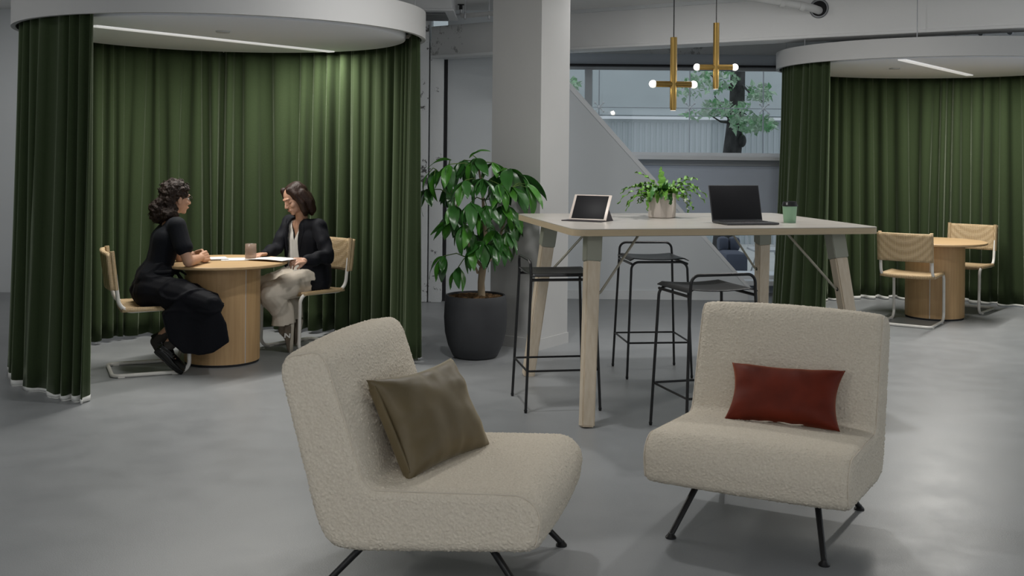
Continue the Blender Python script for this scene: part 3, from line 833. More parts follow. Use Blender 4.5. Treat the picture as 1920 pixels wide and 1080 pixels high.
for su in (-1, 1):
    for sv in (-1, 1):
        ft = V((su * .865, sv * .715, 0)); tp = V((su * .775, sv * .50, TZ - .045))
        k = .16 / TZ; md = tp + (ft - tp) * k
        vs_, fs = leg_between(md, ft, .084, .076); lo_ = mkobj('leg', bevmesh(vs_, fs, .008), 'ash', tab)
        vs_, fs = leg_between(tp, md + (ft - tp).normalized() * .005, .094, .092); mkobj('bracket', bevmesh(vs_, fs, .004), 'sage', tab)
        kn_ = tp + (ft - tp) * .32
        inn = V((-su, 0, 0))
        MB().tube(fillet([kn_ + inn * .03, kn_ + inn * .055 + V((0, 0, .005)), V((su * .47, sv * .46, TZ - .045))], .02, 4), .008, 8).build('brace_rod', 'rod', tab)
        MB().tube([kn_ + inn * .025, kn_ + inn * .045], .012, 10).build('bolt', 'dark', lo_)

# ------------------------------------------------------------------ bar stools
def make_stool():
    t = thing('bar_stool', '', 'stool')
    r = .0085; zs = .815; hs = .195; hf = .228
    # back pair of legs runs up into the low backrest loop
    def lp(x, y, z): k = 1 - z / zs; return (x * (hs + (hf - hs) * max(k, 0)), y * (hs + (hf - hs) * max(k, 0)), z)
    MB().tube(fillet([lp(-1, 1, .012), lp(-1, 1, zs - .02), (-hs + .005, hs + .005, zs + .085), (hs - .005, hs + .005, zs + .085), lp(1, 1, zs - .02), lp(1, 1, .012)], [0, .02, .045, .045, .02, 0], 6), r, 10).build('back_frame', 'black', t)
    MB().tube(fillet([lp(-1, -1, .012), lp(-1, -1, zs - .018), lp(1, -1, zs - .018), lp(1, -1, .012)], .05, 7), r, 10).build('front_frame', 'black', t)
    MB().tube(fillet([lp(-1, 1, zs - .03), lp(-1, -1, zs - .03)], .02), r, 10).build('side_rail', 'black', t)
    MB().tube(fillet([lp(1, 1, zs - .03), lp(1, -1, zs - .03)], .02), r, 10).build('side_rail', 'black', t)
    zf = .245
    c = [lp(-1, -1, zf), lp(1, -1, zf), lp(1, 1, zf), lp(-1, 1, zf)]
    MB().tube(fillet(c, .02, 4, True), .0065, 8, closed=True).build('footrest', 'black', t)
    # dished steel seat with folded rim
    n = 14; vs_ = []; fs = []
    for i in range(n + 1):
        for j in range(n + 1):
            x, y = -1 + 2 * i / n, -1 + 2 * j / n
            z = zs + .006 - .020 * (1 - x * x) * (1 - .35 * y * y) + .004
            dx = .012 * (1 - abs(x)) * 0
            vs_.append((x * (hs + .012), y * (hs + .006), z - (.018 if abs(x) > .999 else 0)))
    for i in range(n):
        for j in range(n): a = i * (n + 1) + j; fs.append([a, a + n + 1, a + n + 2, a + 1])
    o = MB().add(vs_, fs).build('seat', 'blackseat', t, smooth=50)
    sd = o.modifiers.new('thickness', 'SOLIDIFY'); sd.thickness = .005; sd.offset = 0
    for x in (-1, 1):
        for y in (-1, 1):
            p = lp(x, y, .012); MB().tube([(p[0], p[1], .0), (p[0], p[1], .018)], [.008, .011], 10).build('foot_cap', 'black', t)
    return t
st0 = make_stool()
for i, (x, y, rz, lab) in enumerate(((.281, 6.79, math.radians(10) + PI / 2, 'black metal bar stool nearest the potted tree'),
                                    (1.0, 7.77, math.radians(7), 'black metal bar stool farthest back under the high table'),
                                    (1.09, 6.12, math.radians(197), 'black metal bar stool right behind the cushioned chair with the red pillow'))):
    s_ = st0 if i == 0 else copy_tree(st0)
    s_.location = (x, y, 0); s_.rotation_euler = (0, 0, rz); s_['label'] = lab; s_['group'] = 'bar stools at the high table'

# ------------------------------------------------------------------ round tables and cane chairs
def round_table(c, label, seam):
    t = thing('round_table', label, 'table', (c[0], c[1], 0), group='round oak pedestal tables')
    rt_, rp = .465, .268
    MB().lathe([(0, .705), (rt_ - .02, .705), (rt_, .713), (rt_, .726), (rt_ - .004, .730), (0, .730)], 72).build('table_top', 'oak_top', t, smooth=30)
    MB().lathe([(rp - .03, .0), (rp - .003, .018), (rp - .003, .703), (rp - .03, .705)], 48).build('core', 'sill', t)
    MB().lathe([(rp - .03, .0), (rp - .006, .0), (rp - .006, .016), (rp - .03, .016)], 48).build('plinth', 'dark', t)
    n = 3; gap = .011
    for k in range(n):
        a0 = math.radians(seam) + k * 2 * PI / n
        pr = [(rp, .018), (rp, .703), (rp - .011, .703), (rp - .011, .018), (rp, .018)]
        MB().lathe(pr, 20, a0=a0 + gap, a1=a0 + 2 * PI / n - gap, cap=False).build('pedestal_panel', 'oak', t, smooth=30)
    return t
TLc = V((-2.10, 8.02)); TRc = V((4.05, 10.50))
round_table(TLc, 'round oak pedestal table between the two seated women', -38.6)
round_table(TRc, 'round oak pedestal table with nobody at it under the right canopy', -120)
def make_chair():
    t = thing('cane_chair', '', 'chair')
    hw = .225; r = .0135; zs = .45; L = .50
    # one bent tube: back post, seat rail, front leg, floor runner, mirrored
    half = lambda s_: [(s_ * hw, -.265, .845), (s_ * hw, -.215, zs - .005), (s_ * hw, .235, zs + .005), (s_ * hw, .245, r), (s_ * hw, -.255, r)]
    a = half(-1); b = half(1)[::-1]
    MB().tube(fillet(a + b, [0, .085, .07, .07, .05, .05, .07, .07, .085, 0], 8), r, 12).build('frame', 'white_tube', t)
    # cane seat, wrapped round the side rails
    def wrap(p00, p10, ny, sag, th, nx=10):
        pass
    m = MB(); n = 12; vs_ = []; fs = []
    for i in range(n + 1):
        for j in range(n + 1):
            x = -1 + 2 * i / n; y = -.20 + .41 * j / n
            vs_.append((x * (hw + .012), y, zs + .004 + .012 - .012 * (1 - x ** 4)))
    for i in range(n):
        for j in range(n): q = i * (n + 1) + j; fs.append([q, q + n + 1, q + n + 2, q + 1])
    o = m.add(vs_, fs).build('seat', 'cane', t, smooth=60)
    sd = o.modifiers.new('t', 'SOLIDIFY'); sd.thickness = .03; sd.offset = -.6
    m = MB(); vs_ = []; fs = []; nz = 10
    for i in range(n + 1):
        for j in range(nz + 1):
            x = -1 + 2 * i / n; z = .595 + .25 * j / nz; yb = -.265 + (.845 - z) / .40 * .05
            vs_.append((x * (hw + .013), yb - .014 - .020 * (1 - x * x), z))
    for i in range(n):
        for j in range(nz): q = i * (nz + 1) + j; fs.append([q, q + nz + 1, q + nz + 2, q + 1])
    o = m.add(vs_, fs).build('backrest', 'cane', t, smooth=60)
    sd = o.modifiers.new('t', 'SOLIDIFY'); sd.thickness = .030; sd.offset = .9
    for s_ in (-1, 1):
        MB().tube([(s_ * hw, -.237, .592), (s_ * hw, -.268, .852)], .0165, 12).build('post_wrap', 'cane', t)
        for y in (-.20, .15): MB().box((s_ * hw, y, .005), (.03, .045, .010), bev=.003).build('floor_glide', 'white_tube', t)
    return t
ch0 = make_chair()
def face(dx, dy): return math.atan2(dy, dx) - PI / 2
spots = [(-2.525, 7.685, face(.91, .41), 'white tube cane chair that the woman in the black dress sits on'),
         (-1.61, 8.60, face(-.63, -.78), 'white tube cane chair that the woman in the blazer sits on'),
         (3.69, 10.10, face(.55, .83), 'empty cane chair with its back to the camera at the right table'),
         (4.52, 10.98, face(-.64, -.77), 'empty cane chair behind the right table, facing the camera')]
for i, (x, y, rz, lab) in enumerate(spots):
    s_ = ch0 if i == 0 else copy_tree(ch0)
    s_.location = (x, y, 0); s_.rotation_euler = (0, 0, rz); s_['label'] = lab; s_['group'] = 'cane cantilever chairs'

# ------------------------------------------------------------------ lounge chairs
def lounge_mesh():
    prof = [(.0, .785), (.03, .842), (.155, .866), (.195, .825), (.342, .398), (.90, .425), (.965, .36), (.945, .238), (.90, .218), (.30, .168), (.20, .175), (.15, .25)]
    pts = [V((0, a, b)) for a, b in prof]
    pr = fillet(pts, [.04, .06, .06, .05, .035, .06, .05, .03, .03, .08, .08, .06], 6, True)
    W_ = .825; n = len(pr)
    # rounded slab: the outline shrinks towards both side faces
    R_ = .034
    nr = []
    for i in range(n):
        d = (pr[(i + 1) % n] - pr[i - 1]); nr.append(V((0, d.z, -d.y)).normalized())
    area2 = sum(pr[i].y * pr[(i + 1) % n].z - pr[(i + 1) % n].y * pr[i].z for i in range(n))
    sg = 1 if area2 > 0 else -1
    bm = bmesh.new(); rings = []
    for x, ins in [(-W_ / 2, R_), (-W_ / 2 + R_ * .13, R_ * .5), (-W_ / 2 + R_ * .5, R_ * .13), (-W_ / 2 + R_, 0), (W_ / 2 - R_, 0), (W_ / 2 - R_ * .5, R_ * .13), (W_ / 2 - R_ * .13, R_ * .5), (W_ / 2, R_)]:
        rings.append([bm.verts.new((x, p.y - q.y * ins * sg, p.z - q.z * ins * sg)) for p, q in zip(pr, nr)])
    for a, b in zip(rings[:-1], rings[1:]):
        for i in range(n): bm.faces.new([a[i], a[(i + 1) % n], b[(i + 1) % n], b[i]])
    caps = [bm.faces.new(rings[0][::-1]), bm.faces.new(rings[-1])]
    bmesh.ops.triangulate(bm, faces=caps, ngon_method='EAR_CLIP')
    bmesh.ops.recalc_face_normals(bm, faces=bm.faces[:])
    me = bpy.data.meshes.new('l'); bm.to_mesh(me); bm.free()
    me = bake(me, [('REMESH', dict(mode='VOXEL', voxel_size=.0075)), ('SMOOTH', dict(factor=.5, iterations=6))])
    # a little crown on seat and back
    co = get_co(me); no = get_no(me)
    x = co[:, 0] / .4
    crown = np.clip(1 - x ** 2, 0, 1) * .014
    seatmask = np.clip(no[:, 2], 0, 1) + np.clip(no[:, 1], 0, 1)
    co = co + no * (crown * np.clip(seatmask, 0, 1))[:, None]
    set_co(me, co)
    tx = bpy.data.textures.new('boucle', 'CLOUDS'); tx.noise_scale = .0075; tx.noise_depth = 1; tx.noise_type = 'HARD_NOISE'
    me = bake(me, [('SUBSURF', dict(levels=1, subdivision_type='SIMPLE')), ('DISPLACE', dict(texture=tx, strength=.0085, mid_level=.5, texture_coords='LOCAL')), ('SMOOTH', dict(factor=.3, iterations=1))])
    return smooth_all(me), pr
lme, lprof = lounge_mesh()
def make_lounge():
    t = thing('lounge_chair', '', 'armchair')
    mkobj('upholstery', lme, 'boucle', t)
    for s_ in (-1, 1):
        nn = len(lprof); pts = []
        for i in range(10, 53):
            d = lprof[(i + 1) % nn] - lprof[i - 1]; q = V((0, d.z, -d.y)).normalized()
            pts.append(V((s_ * .4015, lprof[i].y, lprof[i].z)) + q * .0105)
        m = MB(); m.tube(pts, .0028, 6)
        o = m.build('piping', 'seam', t)
    for s_ in (-1, 1):
        for y0, y1 in ((.72, .89), (.30, .15)):
            zt_ = .20 if y0 > .5 else .17
            p, q = V((s_ * .24, y0, zt_)), V((s_ * .305, y1, .012))
            lg = MB().tube([p, q], [.0135, .0115], 12).build('leg', 'black', t)
            MB().lathe([(0, 0), (.022, 0), (.022, .006), (.013, .016), (.010, .022), (0, .022)], 16, (q.x, q.y, 0)).build('foot', 'black', lg)
    return t
lc0 = make_lounge()
Fl = V((.973, -.229))
# local: x across, y forwards from the back; left chair origin at the middle of its back
Wl = V((.229, .973))
ol = V((-.817, 3.868)) + Wl * .40
lc0.location = (ol.x, ol.y, 0); lc0.rotation_euler = (0, 0, face(Fl.x, Fl.y))
lc0['label'] = 'cream boucle lounge chair with the olive pillow'; lc0['group'] = 'cream lounge chairs'
lc1 = copy_tree(lc0)
orr = V((1.338, 5.10)); lc1.location = (orr.x, orr.y, 0); lc1.rotation_euler = (0, 0, face(-.4595, -.888)); lc1['label'] = 'cream boucle lounge chair with the red pillow'

# ------------------------------------------------------------------ pillows
def pillow_mesh(wd, ht, th, flange, seed, pinch=.06, wr=.006):
    n = 44; vs_ = []; fs = []
    rg = random.Random(seed)
    def pt(u, v, s_):
        # corners stay out, edges pull in
        ex = 1 - pinch * (1 - v * v); ey = 1 - pinch * (1 - u * u)
        x, z = u * wd / 2 * ex, v * ht / 2 * ey
        b = max(0, (1 - u ** 4)) ** .55 * max(0, (1 - v ** 4)) ** .55
        w_ = noise.noise(V((x * 9 + seed, z * 9, s_ * 3))) * wr + noise.noise(V((x * 3 + seed * 2, z * 22, s_))) * wr * (abs(u) ** 3) + noise.noise(V((x * 22, z * 3 + seed, s_))) * wr * (abs(v) ** 3)
        return V((x, s_ * (b * th / 2 + w_ * b), z))
    for s_ in (1, -1):
        o_ = len(vs_)
        for i in range(n + 1):
            for j in range(n + 1): vs_.append(pt(-1 + 2 * i / n, -1 + 2 * j / n, s_))
        for i in range(n):
            for j in range(n):
                a = o_ + i * (n + 1) + j; q = [a, a + 1, a + n + 2, a + n + 1]
                fs.append(q if s_ > 0 else q[::-1])
    bm = bmesh.new(); bv = [bm.verts.new(v) for v in vs_]
    for f in fs: bm.faces.new([bv[i] for i in f])
    bmesh.ops.remove_doubles(bm, verts=bm.verts[:], dist=1e-5); bmesh.ops.recalc_face_normals(bm, faces=bm.faces[:])
    me = bpy.data.meshes.new('pillow'); bm.to_mesh(me); bm.free(); return smooth_all(me)
def place_pillow(name, label, me, mat, origin, xdir, updir, edge=None):
    x = V(xdir).normalized(); z = V(updir); z = (z - x * z.dot(x)).normalized(); y = z.cross(x)
    t = thing(name, label, 'pillow', origin)
    rot = Matrix((x, y, z)).transposed().to_4x4()
    t.matrix_world = Matrix.Translation(origin) @ rot
    mkobj('cover', me, mat, t)
    return t
# red lumbar pillow against the back of the right chair
def chair_pt(ch, x, y, z): return Matrix.Translation(ch.location) @ Matrix.Rotation(ch.rotation_euler.z, 4, 'Z') @ V((x, y, z))
def chair_dir(ch, x, y, z): return Matrix.Rotation(ch.rotation_euler.z, 3, 'Z') @ V((x, y, z))
rp_ = place_pillow('lumbar_pillow', 'rust red velvet lumbar pillow on the right lounge chair', pillow_mesh(.49, .275, .14, 0, 3, .12, .012), 'red',
             chair_pt(lc1, -.035, .42, .522), chair_dir(lc1, .99, .03, -.02), chair_dir(lc1, -.10, -.72, 1))
MB().tube([(.23 * math.cos(a) * 0 + (-.235 + .47 * k / 20), 0.0, -.122 - .005 * math.sin(k)) for k, a in enumerate([0] * 21)], .0035, 6).build('piping', 'seam', rp_)
op_ = place_pillow('square_pillow', 'olive satin pillow leaning on the left lounge chair', pillow_mesh(.525, .39, .17, .02, 9, .12, .015), 'olive',
             chair_pt(lc0, .03, .450, .562), chair_dir(lc0, .94, -.33, .0), chair_dir(lc0, -.02, -.60, 1))
MB().box((.245, 0, 0), (.012, .035, .33), bev=.004).build('side_gusset', 'olive', op_)

# ------------------------------------------------------------------ things on the high table
def on_top(px, py, z): return at_z(px, py, z)
tp_ = V((.475, 6.88, TZ))
tb2 = thing('tablet', 'tablet with pale bezel propped on its dark folding cover', 'tablet', tp_, math.radians(-24))
tilt = Matrix.Rotation(math.radians(-36), 3, 'X')
def tilted(size, off, bev, name, mat, par, base=(0, 0, 0)):
    m = MB().box((0, 0, 0), size, None, bev=bev); m.v = [V(base) + tilt @ (p + V(off)) for p in m.v]
    return m.build(name, mat, par)
tilted((.25, .008, .19), (0, 0, .095), .003, 'body', 'tablet', tb2, (0, 0, .006))
tilted((.215, .002, .172), (0, -.0045, .095), .0005, 'screen', 'darkglass', tb2, (0, 0, .006))
tilted((.006, .0025, .006), (.116, -.0045, .095), .0005, 'home_button', 'paper', tb2, (0, 0, .006))
MB().prism([(-.15, -.06), (.115, -.06), (.125, .135), (-.125, .135)], 0, .006).build('folding_cover', 'cover', tb2, smooth=0)
MB().add([(.118, .03, .006), (.124, .13, .006), (.105, .078, .10), (-.118, .03, .006), (-.124, .13, .006), (-.105, .078, .10)], [[0, 1, 2], [3, 5, 4], [1, 4, 5, 2], [0, 2, 5, 3]]).build('prop_flap', 'cover', tb2, smooth=0)

lp_ = V((1.415, 6.87, TZ))
lap = thing('laptop', 'open dark grey laptop with a black screen on the high table', 'laptop', lp_, math.radians(14))
MB().box((0, -.11, .008), (.342, .222, .012), bev=.004).build('base', 'laptop', lap)
kb = MB()
for r_ in range(5):
    for c_ in range(13): kb.box((-.132 + c_ * .022, -.035 - r_ * .021, .0152), (.018, .017, .002))
kb.build('keyboard', 'keys', lap, smooth=0)
MB().box((0, -.175, .0145), (.10, .06, .001)).build('trackpad', 'cover', lap, smooth=0)
tilt = Matrix.Rotation(math.radians(-16), 3, 'X')
ld = tilted((.342, .007, .236), (0, 0, .1125), .003, 'lid', 'laptop', lap, (0, .004, .010))
o = tilted((.330, .002, .216), (0, -.0042, .118), .0005, 'screen', 'darkglass', lap, (0, .004, .010))
MB().tube([(-.13, .006, .012), (.13, .006, .012)], .006, 10).build('hinge', 'keys', lap)

cp = V((1.755, 6.93, TZ))
cup = thing('coffee_cup', 'mint green takeaway cup with black lid beside the laptop', 'cup', cp)
MB().lathe([(0, 0), (.036, 0), (.0375, .003), (.046, .108), (.044, .108), (.036, .006), (0, .006)], 36).build('cup_body', 'mint', cup, smooth=40)
MB().lathe([(.0465, .104), (.049, .104), (.049, .112), (.046, .116), (.044, .128), (.042, .131), (.036, .131), (.034, .124), (0, .124)], 36).build('lid', 'lid', cup, smooth=40)
m = MB(); m.box((.012, -.01, .131), (.05, .024, .010), bev=.004); m.build('lid_plug', 'lid', cup)

# ------------------------------------------------------------------ fern in the faceted cream pot
fp = at_z(1241, 408, TZ)
fern = thing('potted_fern', 'bright green fern in a faceted cream pot on the high table', 'plant', fp)
n = 14; pot = MB(); vs_ = []; fs = []
for k in range(n):
    a = 2 * PI * k / n
    for r_, z in ((.086, 0), (.0915, .006), (.0935, .085 + .03 * (k % 2)), (.0925, .165), (.083, .165), (.083, .145)):
        vs_.append((r_ * math.cos(a), r_ * math.sin(a), z))
for k in range(n):
    for i in range(5): fs.append([k * 6 + i, ((k + 1) % n) * 6 + i, ((k + 1) % n) * 6 + i + 1, k * 6 + i + 1])
fs.append([k * 6 for k in range(n)][::-1])
pot.add(vs_, fs).build('pot', 'pot_cream', fern, smooth=8)
MB().lathe([(0, .148), (.083, .145)], 20).build('soil', 'soil', fern)
rg = random.Random(21)
def frond(p0, az, elev, L, wd, curl, ruffle, mat):
    n = 14; vs_ = []; fs = []
    d = V((math.cos(az) * math.cos(elev), math.sin(az) * math.cos(elev), math.sin(elev))); p = V(p0)
    for i in range(n + 1):
        t = i / n
        side = V((-math.sin(az), math.cos(az), 0)); nn = d.cross(side).normalized()
        w_ = wd * (math.sin(PI * min(1, t * .92 + .08)) ** .7) * (1 - .35 * t) + .002
        ru = ruffle * wd
        a1 = math.sin(i * 2.1 + az * 3) * ru; a2 = math.sin(i * 2.4 + az * 5 + 1.7) * ru
        vs_ += [p - side * (w_ * (1 + .25 * math.sin(i * 1.9))) + nn * (a1 + w_ * .25), p, p + side * (w_ * (1 + .25 * math.sin(i * 2.2 + 1))) + nn * (a2 + w_ * .25)]
        p = p + d * (L / n)
        el = math.asin(max(-1, min(1, d.z))) - curl / n
        d = V((math.cos(az) * math.cos(el), math.sin(az) * math.cos(el), math.sin(el)))
    for i in range(n):
        for j in range(2): a = i * 3 + j; fs.append([a, a + 1, a + 4, a + 3])
    MB().add(vs_, fs).build('frond', mat, fern, smooth=179)
FR = [(PI * .52, 1.5, .20, .026, .5), (PI * .45, 1.35, .18, .022, 1.0), (PI * .9, 1.1, .2, .028, 1.6), (-.9, 1.0, .2, .03, 2.6), (PI * 1.25, .9, .2, .03, 2.4)]
for az, el, L, wd, cu in FR: frond((.0, 0, .15), az, el, L, wd, cu, .5, 'fern')
for k in range(34):
    az = rg.uniform(0, 2 * PI); el = rg.uniform(.25, 1.15); L = rg.uniform(.15, .27)
    r0 = rg.uniform(0, .05)
    frond((r0 * math.cos(az), r0 * math.sin(az), .15), az, el, L, rg.uniform(.016, .030), rg.uniform(.9, 2.2), .55, 'fern' if rg.random() < .7 else 'fern2')
for az, el, L in ((0.05, .75, .30), (-.15, .6, .28), (PI + .1, .55, .30), (PI - .2, .8, .27), (PI + .35, .35, .28), (.3, .95, .26)):
    frond((.04 * math.cos(az), .04 * math.sin(az), .15), az, el, L, .015, 1.7, .6, 'fern')

# ------------------------------------------------------------------ big potted tree
bp_ = V((-.262, 8.28, 0))
bt = thing('potted_tree', 'large leafy potted tree in a charcoal planter beside the column', 'plant', bp_)
prof = [(0, 0), (.150, 0), (.168, .012), (.205, .09), (.230, .19), (.238, .30), (.234, .40), (.226, .462), (.221, .468), (.211, .466), (.208, .455), (.214, .40), (0, .40)]
MB().lathe(prof, 64).build('planter', 'pot_dark', bt, smooth=40)
rg = random.Random(5)
m = MB().lathe([(0, .455), (.10, .448), (.18, .438), (.212, .43)], 40)
for _ in range(150):
    a = rg.uniform(0, 2 * PI); r_ = .20 * math.sqrt(rg.random())
    q = Matrix.Rotation(rg.uniform(0, 6.28), 3, 'Z') @ Matrix.Rotation(rg.uniform(-.6, .6), 3, 'X')
    m.box((r_ * math.cos(a), r_ * math.sin(a), .448 + .012 * (1 - r_ / .2)), (.045, .018, .012), q)
so = m.build('bark_mulch', 'soil', bt, smooth=0); so['kind'] = 'stuff'
def tpt(px, py, dy=0.0): return at_d(px, py, bp_.y + dy) - bp_
tr = [tpt(903, 562), tpt(902, 530), tpt(905, 502)]
MB().tube([tr[0], tr[1], tr[2]], [.030, .026, .028], 14).build('trunk', 'bark', bt)
skel = []
for pts, r0 in (([tr[2], tpt(914, 470, -.02), tpt(908, 420, .02), tpt(905, 360, 0), tpt(898, 318, 0)], .019), ([tr[2], tpt(888, 480, .03), tpt(868, 430, .06), tpt(852, 370, .05)], .014), ([tr[2], tpt(925, 480, .04), tpt(945, 420, .08), tpt(955, 360, .06), tpt(950, 330, .03)], .013), ([tpt(896, 512), tpt(890, 497, -.03), tpt(880, 485, -.1)], .010)):
    pp = fillet(pts, .06, 4); MB().tube(pp, [r0 * (1 - .6 * i / (len(pp) - 1)) for i in range(len(pp))], 10).build('branch', 'bark', bt)
    skel += pp
def leaf_mesh(L, wd, droop, fold, seed):
    n = 10; vs_ = []; fs = []; rgl = random.Random(seed)
    p = V((0, 0, 0)); el = 0.0
    for i in range(n + 1):
        t = i / n
        w_ = wd / 2 * (math.sin(PI * t ** .85) ** .8) * (1 if t < .85 else 1) if 0 < t < 1 else .001
        for s_ in (-1, -.5, 0, .5, 1):
            vs_.append(p + V((s_ * w_, 0, abs(s_) * w_ * fold + .003 * math.sin(7 * t + s_ * 3 + seed))))
        p = p + V((0, math.cos(el), math.sin(el))) * (L / n); el -= droop / n
    for i in range(n):
        for j in range(4): a = i * 5 + j; fs.append([a, a + 1, a + 6, a + 5])
    me = MB().add(vs_, fs).mesh('leaf', 179); me.materials.append(MT['leaf']); return me
LM = [leaf_mesh(.17, .066, .5, .22, 1), leaf_mesh(.20, .072, .9, .25, 2), leaf_mesh(.145, .062, .35, .18, 3), leaf_mesh(.235, .085, 1.0, .22, 4)]
LMN = []
for me in LM:
    c_ = me.copy(); c_.materials.clear(); c_.materials.append(MT['leaf_new']); LMN.append(c_)
def add_leaf(p, dirv_, mesh, roll=0.0, sc=1.0):
    y = V(dirv_).normalized(); x = y.cross(V((0, 0, 1)))
    if x.length < .05: x = V((1, 0, 0))
    x.normalize(); z = x.cross(y)
    rot = Matrix((x, y, z)).transposed() @ Matrix.Rotation(roll, 3, 'Y')
    o = bpy.data.objects.new('leaf', mesh); COL.objects.link(o); o.parent = bt
    o.matrix_local = Matrix.Translation(p) @ rot.to_4x4() @ Matrix.Scale(sc, 4)
tips = [(818, 318, -.05, 2), (842, 308, -.1, 1), (870, 300, .1, 0), (893, 296, -.05, 0), (925, 305, 0, 1), (952, 318, -.1, 3), (972, 330, .1, 3), (958, 352, -.2, 3), (842, 350, .1, 0), (872, 338, -.22, 0), (905, 335, -.25, 0), (935, 345, -.25, 0),
        (852, 385, -.2, 0), (882, 380, -.3, 0), (912, 385, -.28, 0), (942, 385, -.22, 0), (962, 395, .05, 1), (842, 415, -.1, 0), (872, 420, -.25, 0), (928, 432, -.2, 0), (952, 435, -.15, 1), (905, 452, -.25, 0), (935, 455, -.22, 0), (832, 480, -.05, 2), (860, 500, -.12, 2), (888, 462, -.22, 0), (800, 355, 0, 2), (880, 310, .25, 0), (930, 330, .3, 0), (850, 400, .3, 0), (910, 410, .28, 0), (960, 410, .25, 0), (890, 440, .15, 0)]
skp = [V(s_) for s_ in skel]
for (px, py, dy, kind) in tips:
    p = tpt(px, py, dy)
    nb = min(skp, key=lambda s_: (s_ - p).length + max(0, s_.z - p.z) * .5)
    mid = (nb + p) / 2 + V((0, 0, .03))
    MB().tube([nb, mid, p], [.005, .004, .0035], 6).build('petiole', 'stem', bt)
    cen = tpt(903, py, 0); outw = (p - cen); outw.z = 0
    if outw.length < .02: outw = V((0, -1, 0))
    outw.normalize()
    nl = {0: 6, 1: 6, 2: 4, 3: 5}[kind]; a0 = rg.uniform(0, 6.28)
    for k in range(nl):
        a = a0 + 2 * PI * k / nl + rg.uniform(-.3, .3)
        hd = V((math.cos(a), math.sin(a), 0)) + outw * (.8 if kind else .5)
        hd.normalize(); dn = rg.uniform(.5, 1.7) if kind != 3 else rg.uniform(.15, .9)
        d = hd + V((0, 0, -dn))
        mi = rg.choice((0, 1, 2)) if kind != 3 else rg.choice((1, 3, 3))
        bright = rg.random() < (.12 if kind == 0 else .45)
        add_leaf(p, d, (LMN if bright else LM)[mi], rg.uniform(-.5, .5), rg.uniform(.92, 1.28))
for px, py, dx, dz in ((806, 322, -.55, -.8), (814, 330, -.2, -1), (846, 300, -1, .05), (880, 296, .3, .3), (985, 345, .8, -.5), (990, 352, .5, -1)):
    p = tpt(px, py, -.15)
    cands = [tpt(a, b, c_) for a, b, c_, _k in tips]
    nb = min(cands, key=lambda q: (q - p).length)
    MB().tube([nb, (nb + p) / 2 + V((0, 0, .02)), p], [.004, .0035, .003], 6).build('petiole', 'stem', bt)
    add_leaf(p, V((dx, -.25, dz)), LMN[3 if px > 900 else 1], .3, 1.0)

# ------------------------------------------------------------------ things on the round table
RT = .730
g0 = at_z(470, 487, RT)
gl = thing('tumbler', 'smoky ribbed glass tumbler on the women\'s round table', 'glass', g0)
vs_ = []; fs = []; n = 48
prof = [(.034, .0), (.0395, .004), (.0405, .06), (.041, .118), (.039, .118), (.0375, .06), (.036, .012), (.0, .012)]
for k in range(n):
    a = 2 * PI * k / n; rb = .0012 * math.cos(k * PI)
    for i, (r_, z) in enumerate(prof): vs_.append(((r_ + (rb if 0 < i < 3 else 0)) * math.cos(a), (r_ + (rb if 0 < i < 3 else 0)) * math.sin(a), z))
pn = len(prof)
for k in range(n):
    for i in range(pn - 1): fs.append([k * pn + i, ((k + 1) % n) * pn + i, ((k + 1) % n) * pn + i + 1, k * pn + i + 1])
fs.append([k * pn for k in range(n)][::-1])
MB().add(vs_, fs).build('glass_body', 'smoke_glass', gl, smooth=179)
MB().lathe([(0, .013), (.035, .013), (.0355, .020), (0, .020)], 24).build('thick_base', 'smoke_glass', gl)
nb_c = V((-2.20, 8.10, RT))
nbk = thing('notebook', 'white notebook with dark edge in front of the woman in black', 'notebook', nb_c, math.radians(24))
MB().box((0, 0, .009), (.21, .15, .006), bev=.001).build('page_block', 'paper', nbk)
MB().box((.001, -.001, .003), (.216, .156, .006), bev=.001).build('cover', 'notebook', nbk)
def sheet(label, c, rz, wd, hd, lift, curl):
    n = 10; vs_ = []; fs = []
    for i in range(n + 1):
        for j in range(n + 1):
            u, v = i / n, j / n
            vs_.append(((u - .5) * wd, (v - .5) * hd, .002 + lift * u ** 1.3 + curl * math.sin(u * PI) + .001 * math.sin(5 * v)))
    for i in range(n):
        for j in range(n): a = i * (n + 1) + j; fs.append([a, a + n + 1, a + n + 2, a + 1])
    o = MB().add(vs_, fs).build('paper_sheet', 'paper', None, smooth=179)
    o.location = c; o.rotation_euler = (0, 0, rz); sd = o.modifiers.new('t', 'SOLIDIFY'); sd.thickness = .0015; sd.offset = 1
    return tag(o, label, 'paper', 'loose papers on the round table')
sheet('white paper sheet lying flat between the notebook and the tumbler', V((-2.04, 8.13, RT)), .25, .20, .20, .0, .0)
sheet('white paper sheets held at one end by the woman in the blazer', V((-1.765, 8.09, RT + .003)), -.42, .34, .20, .006, .008)

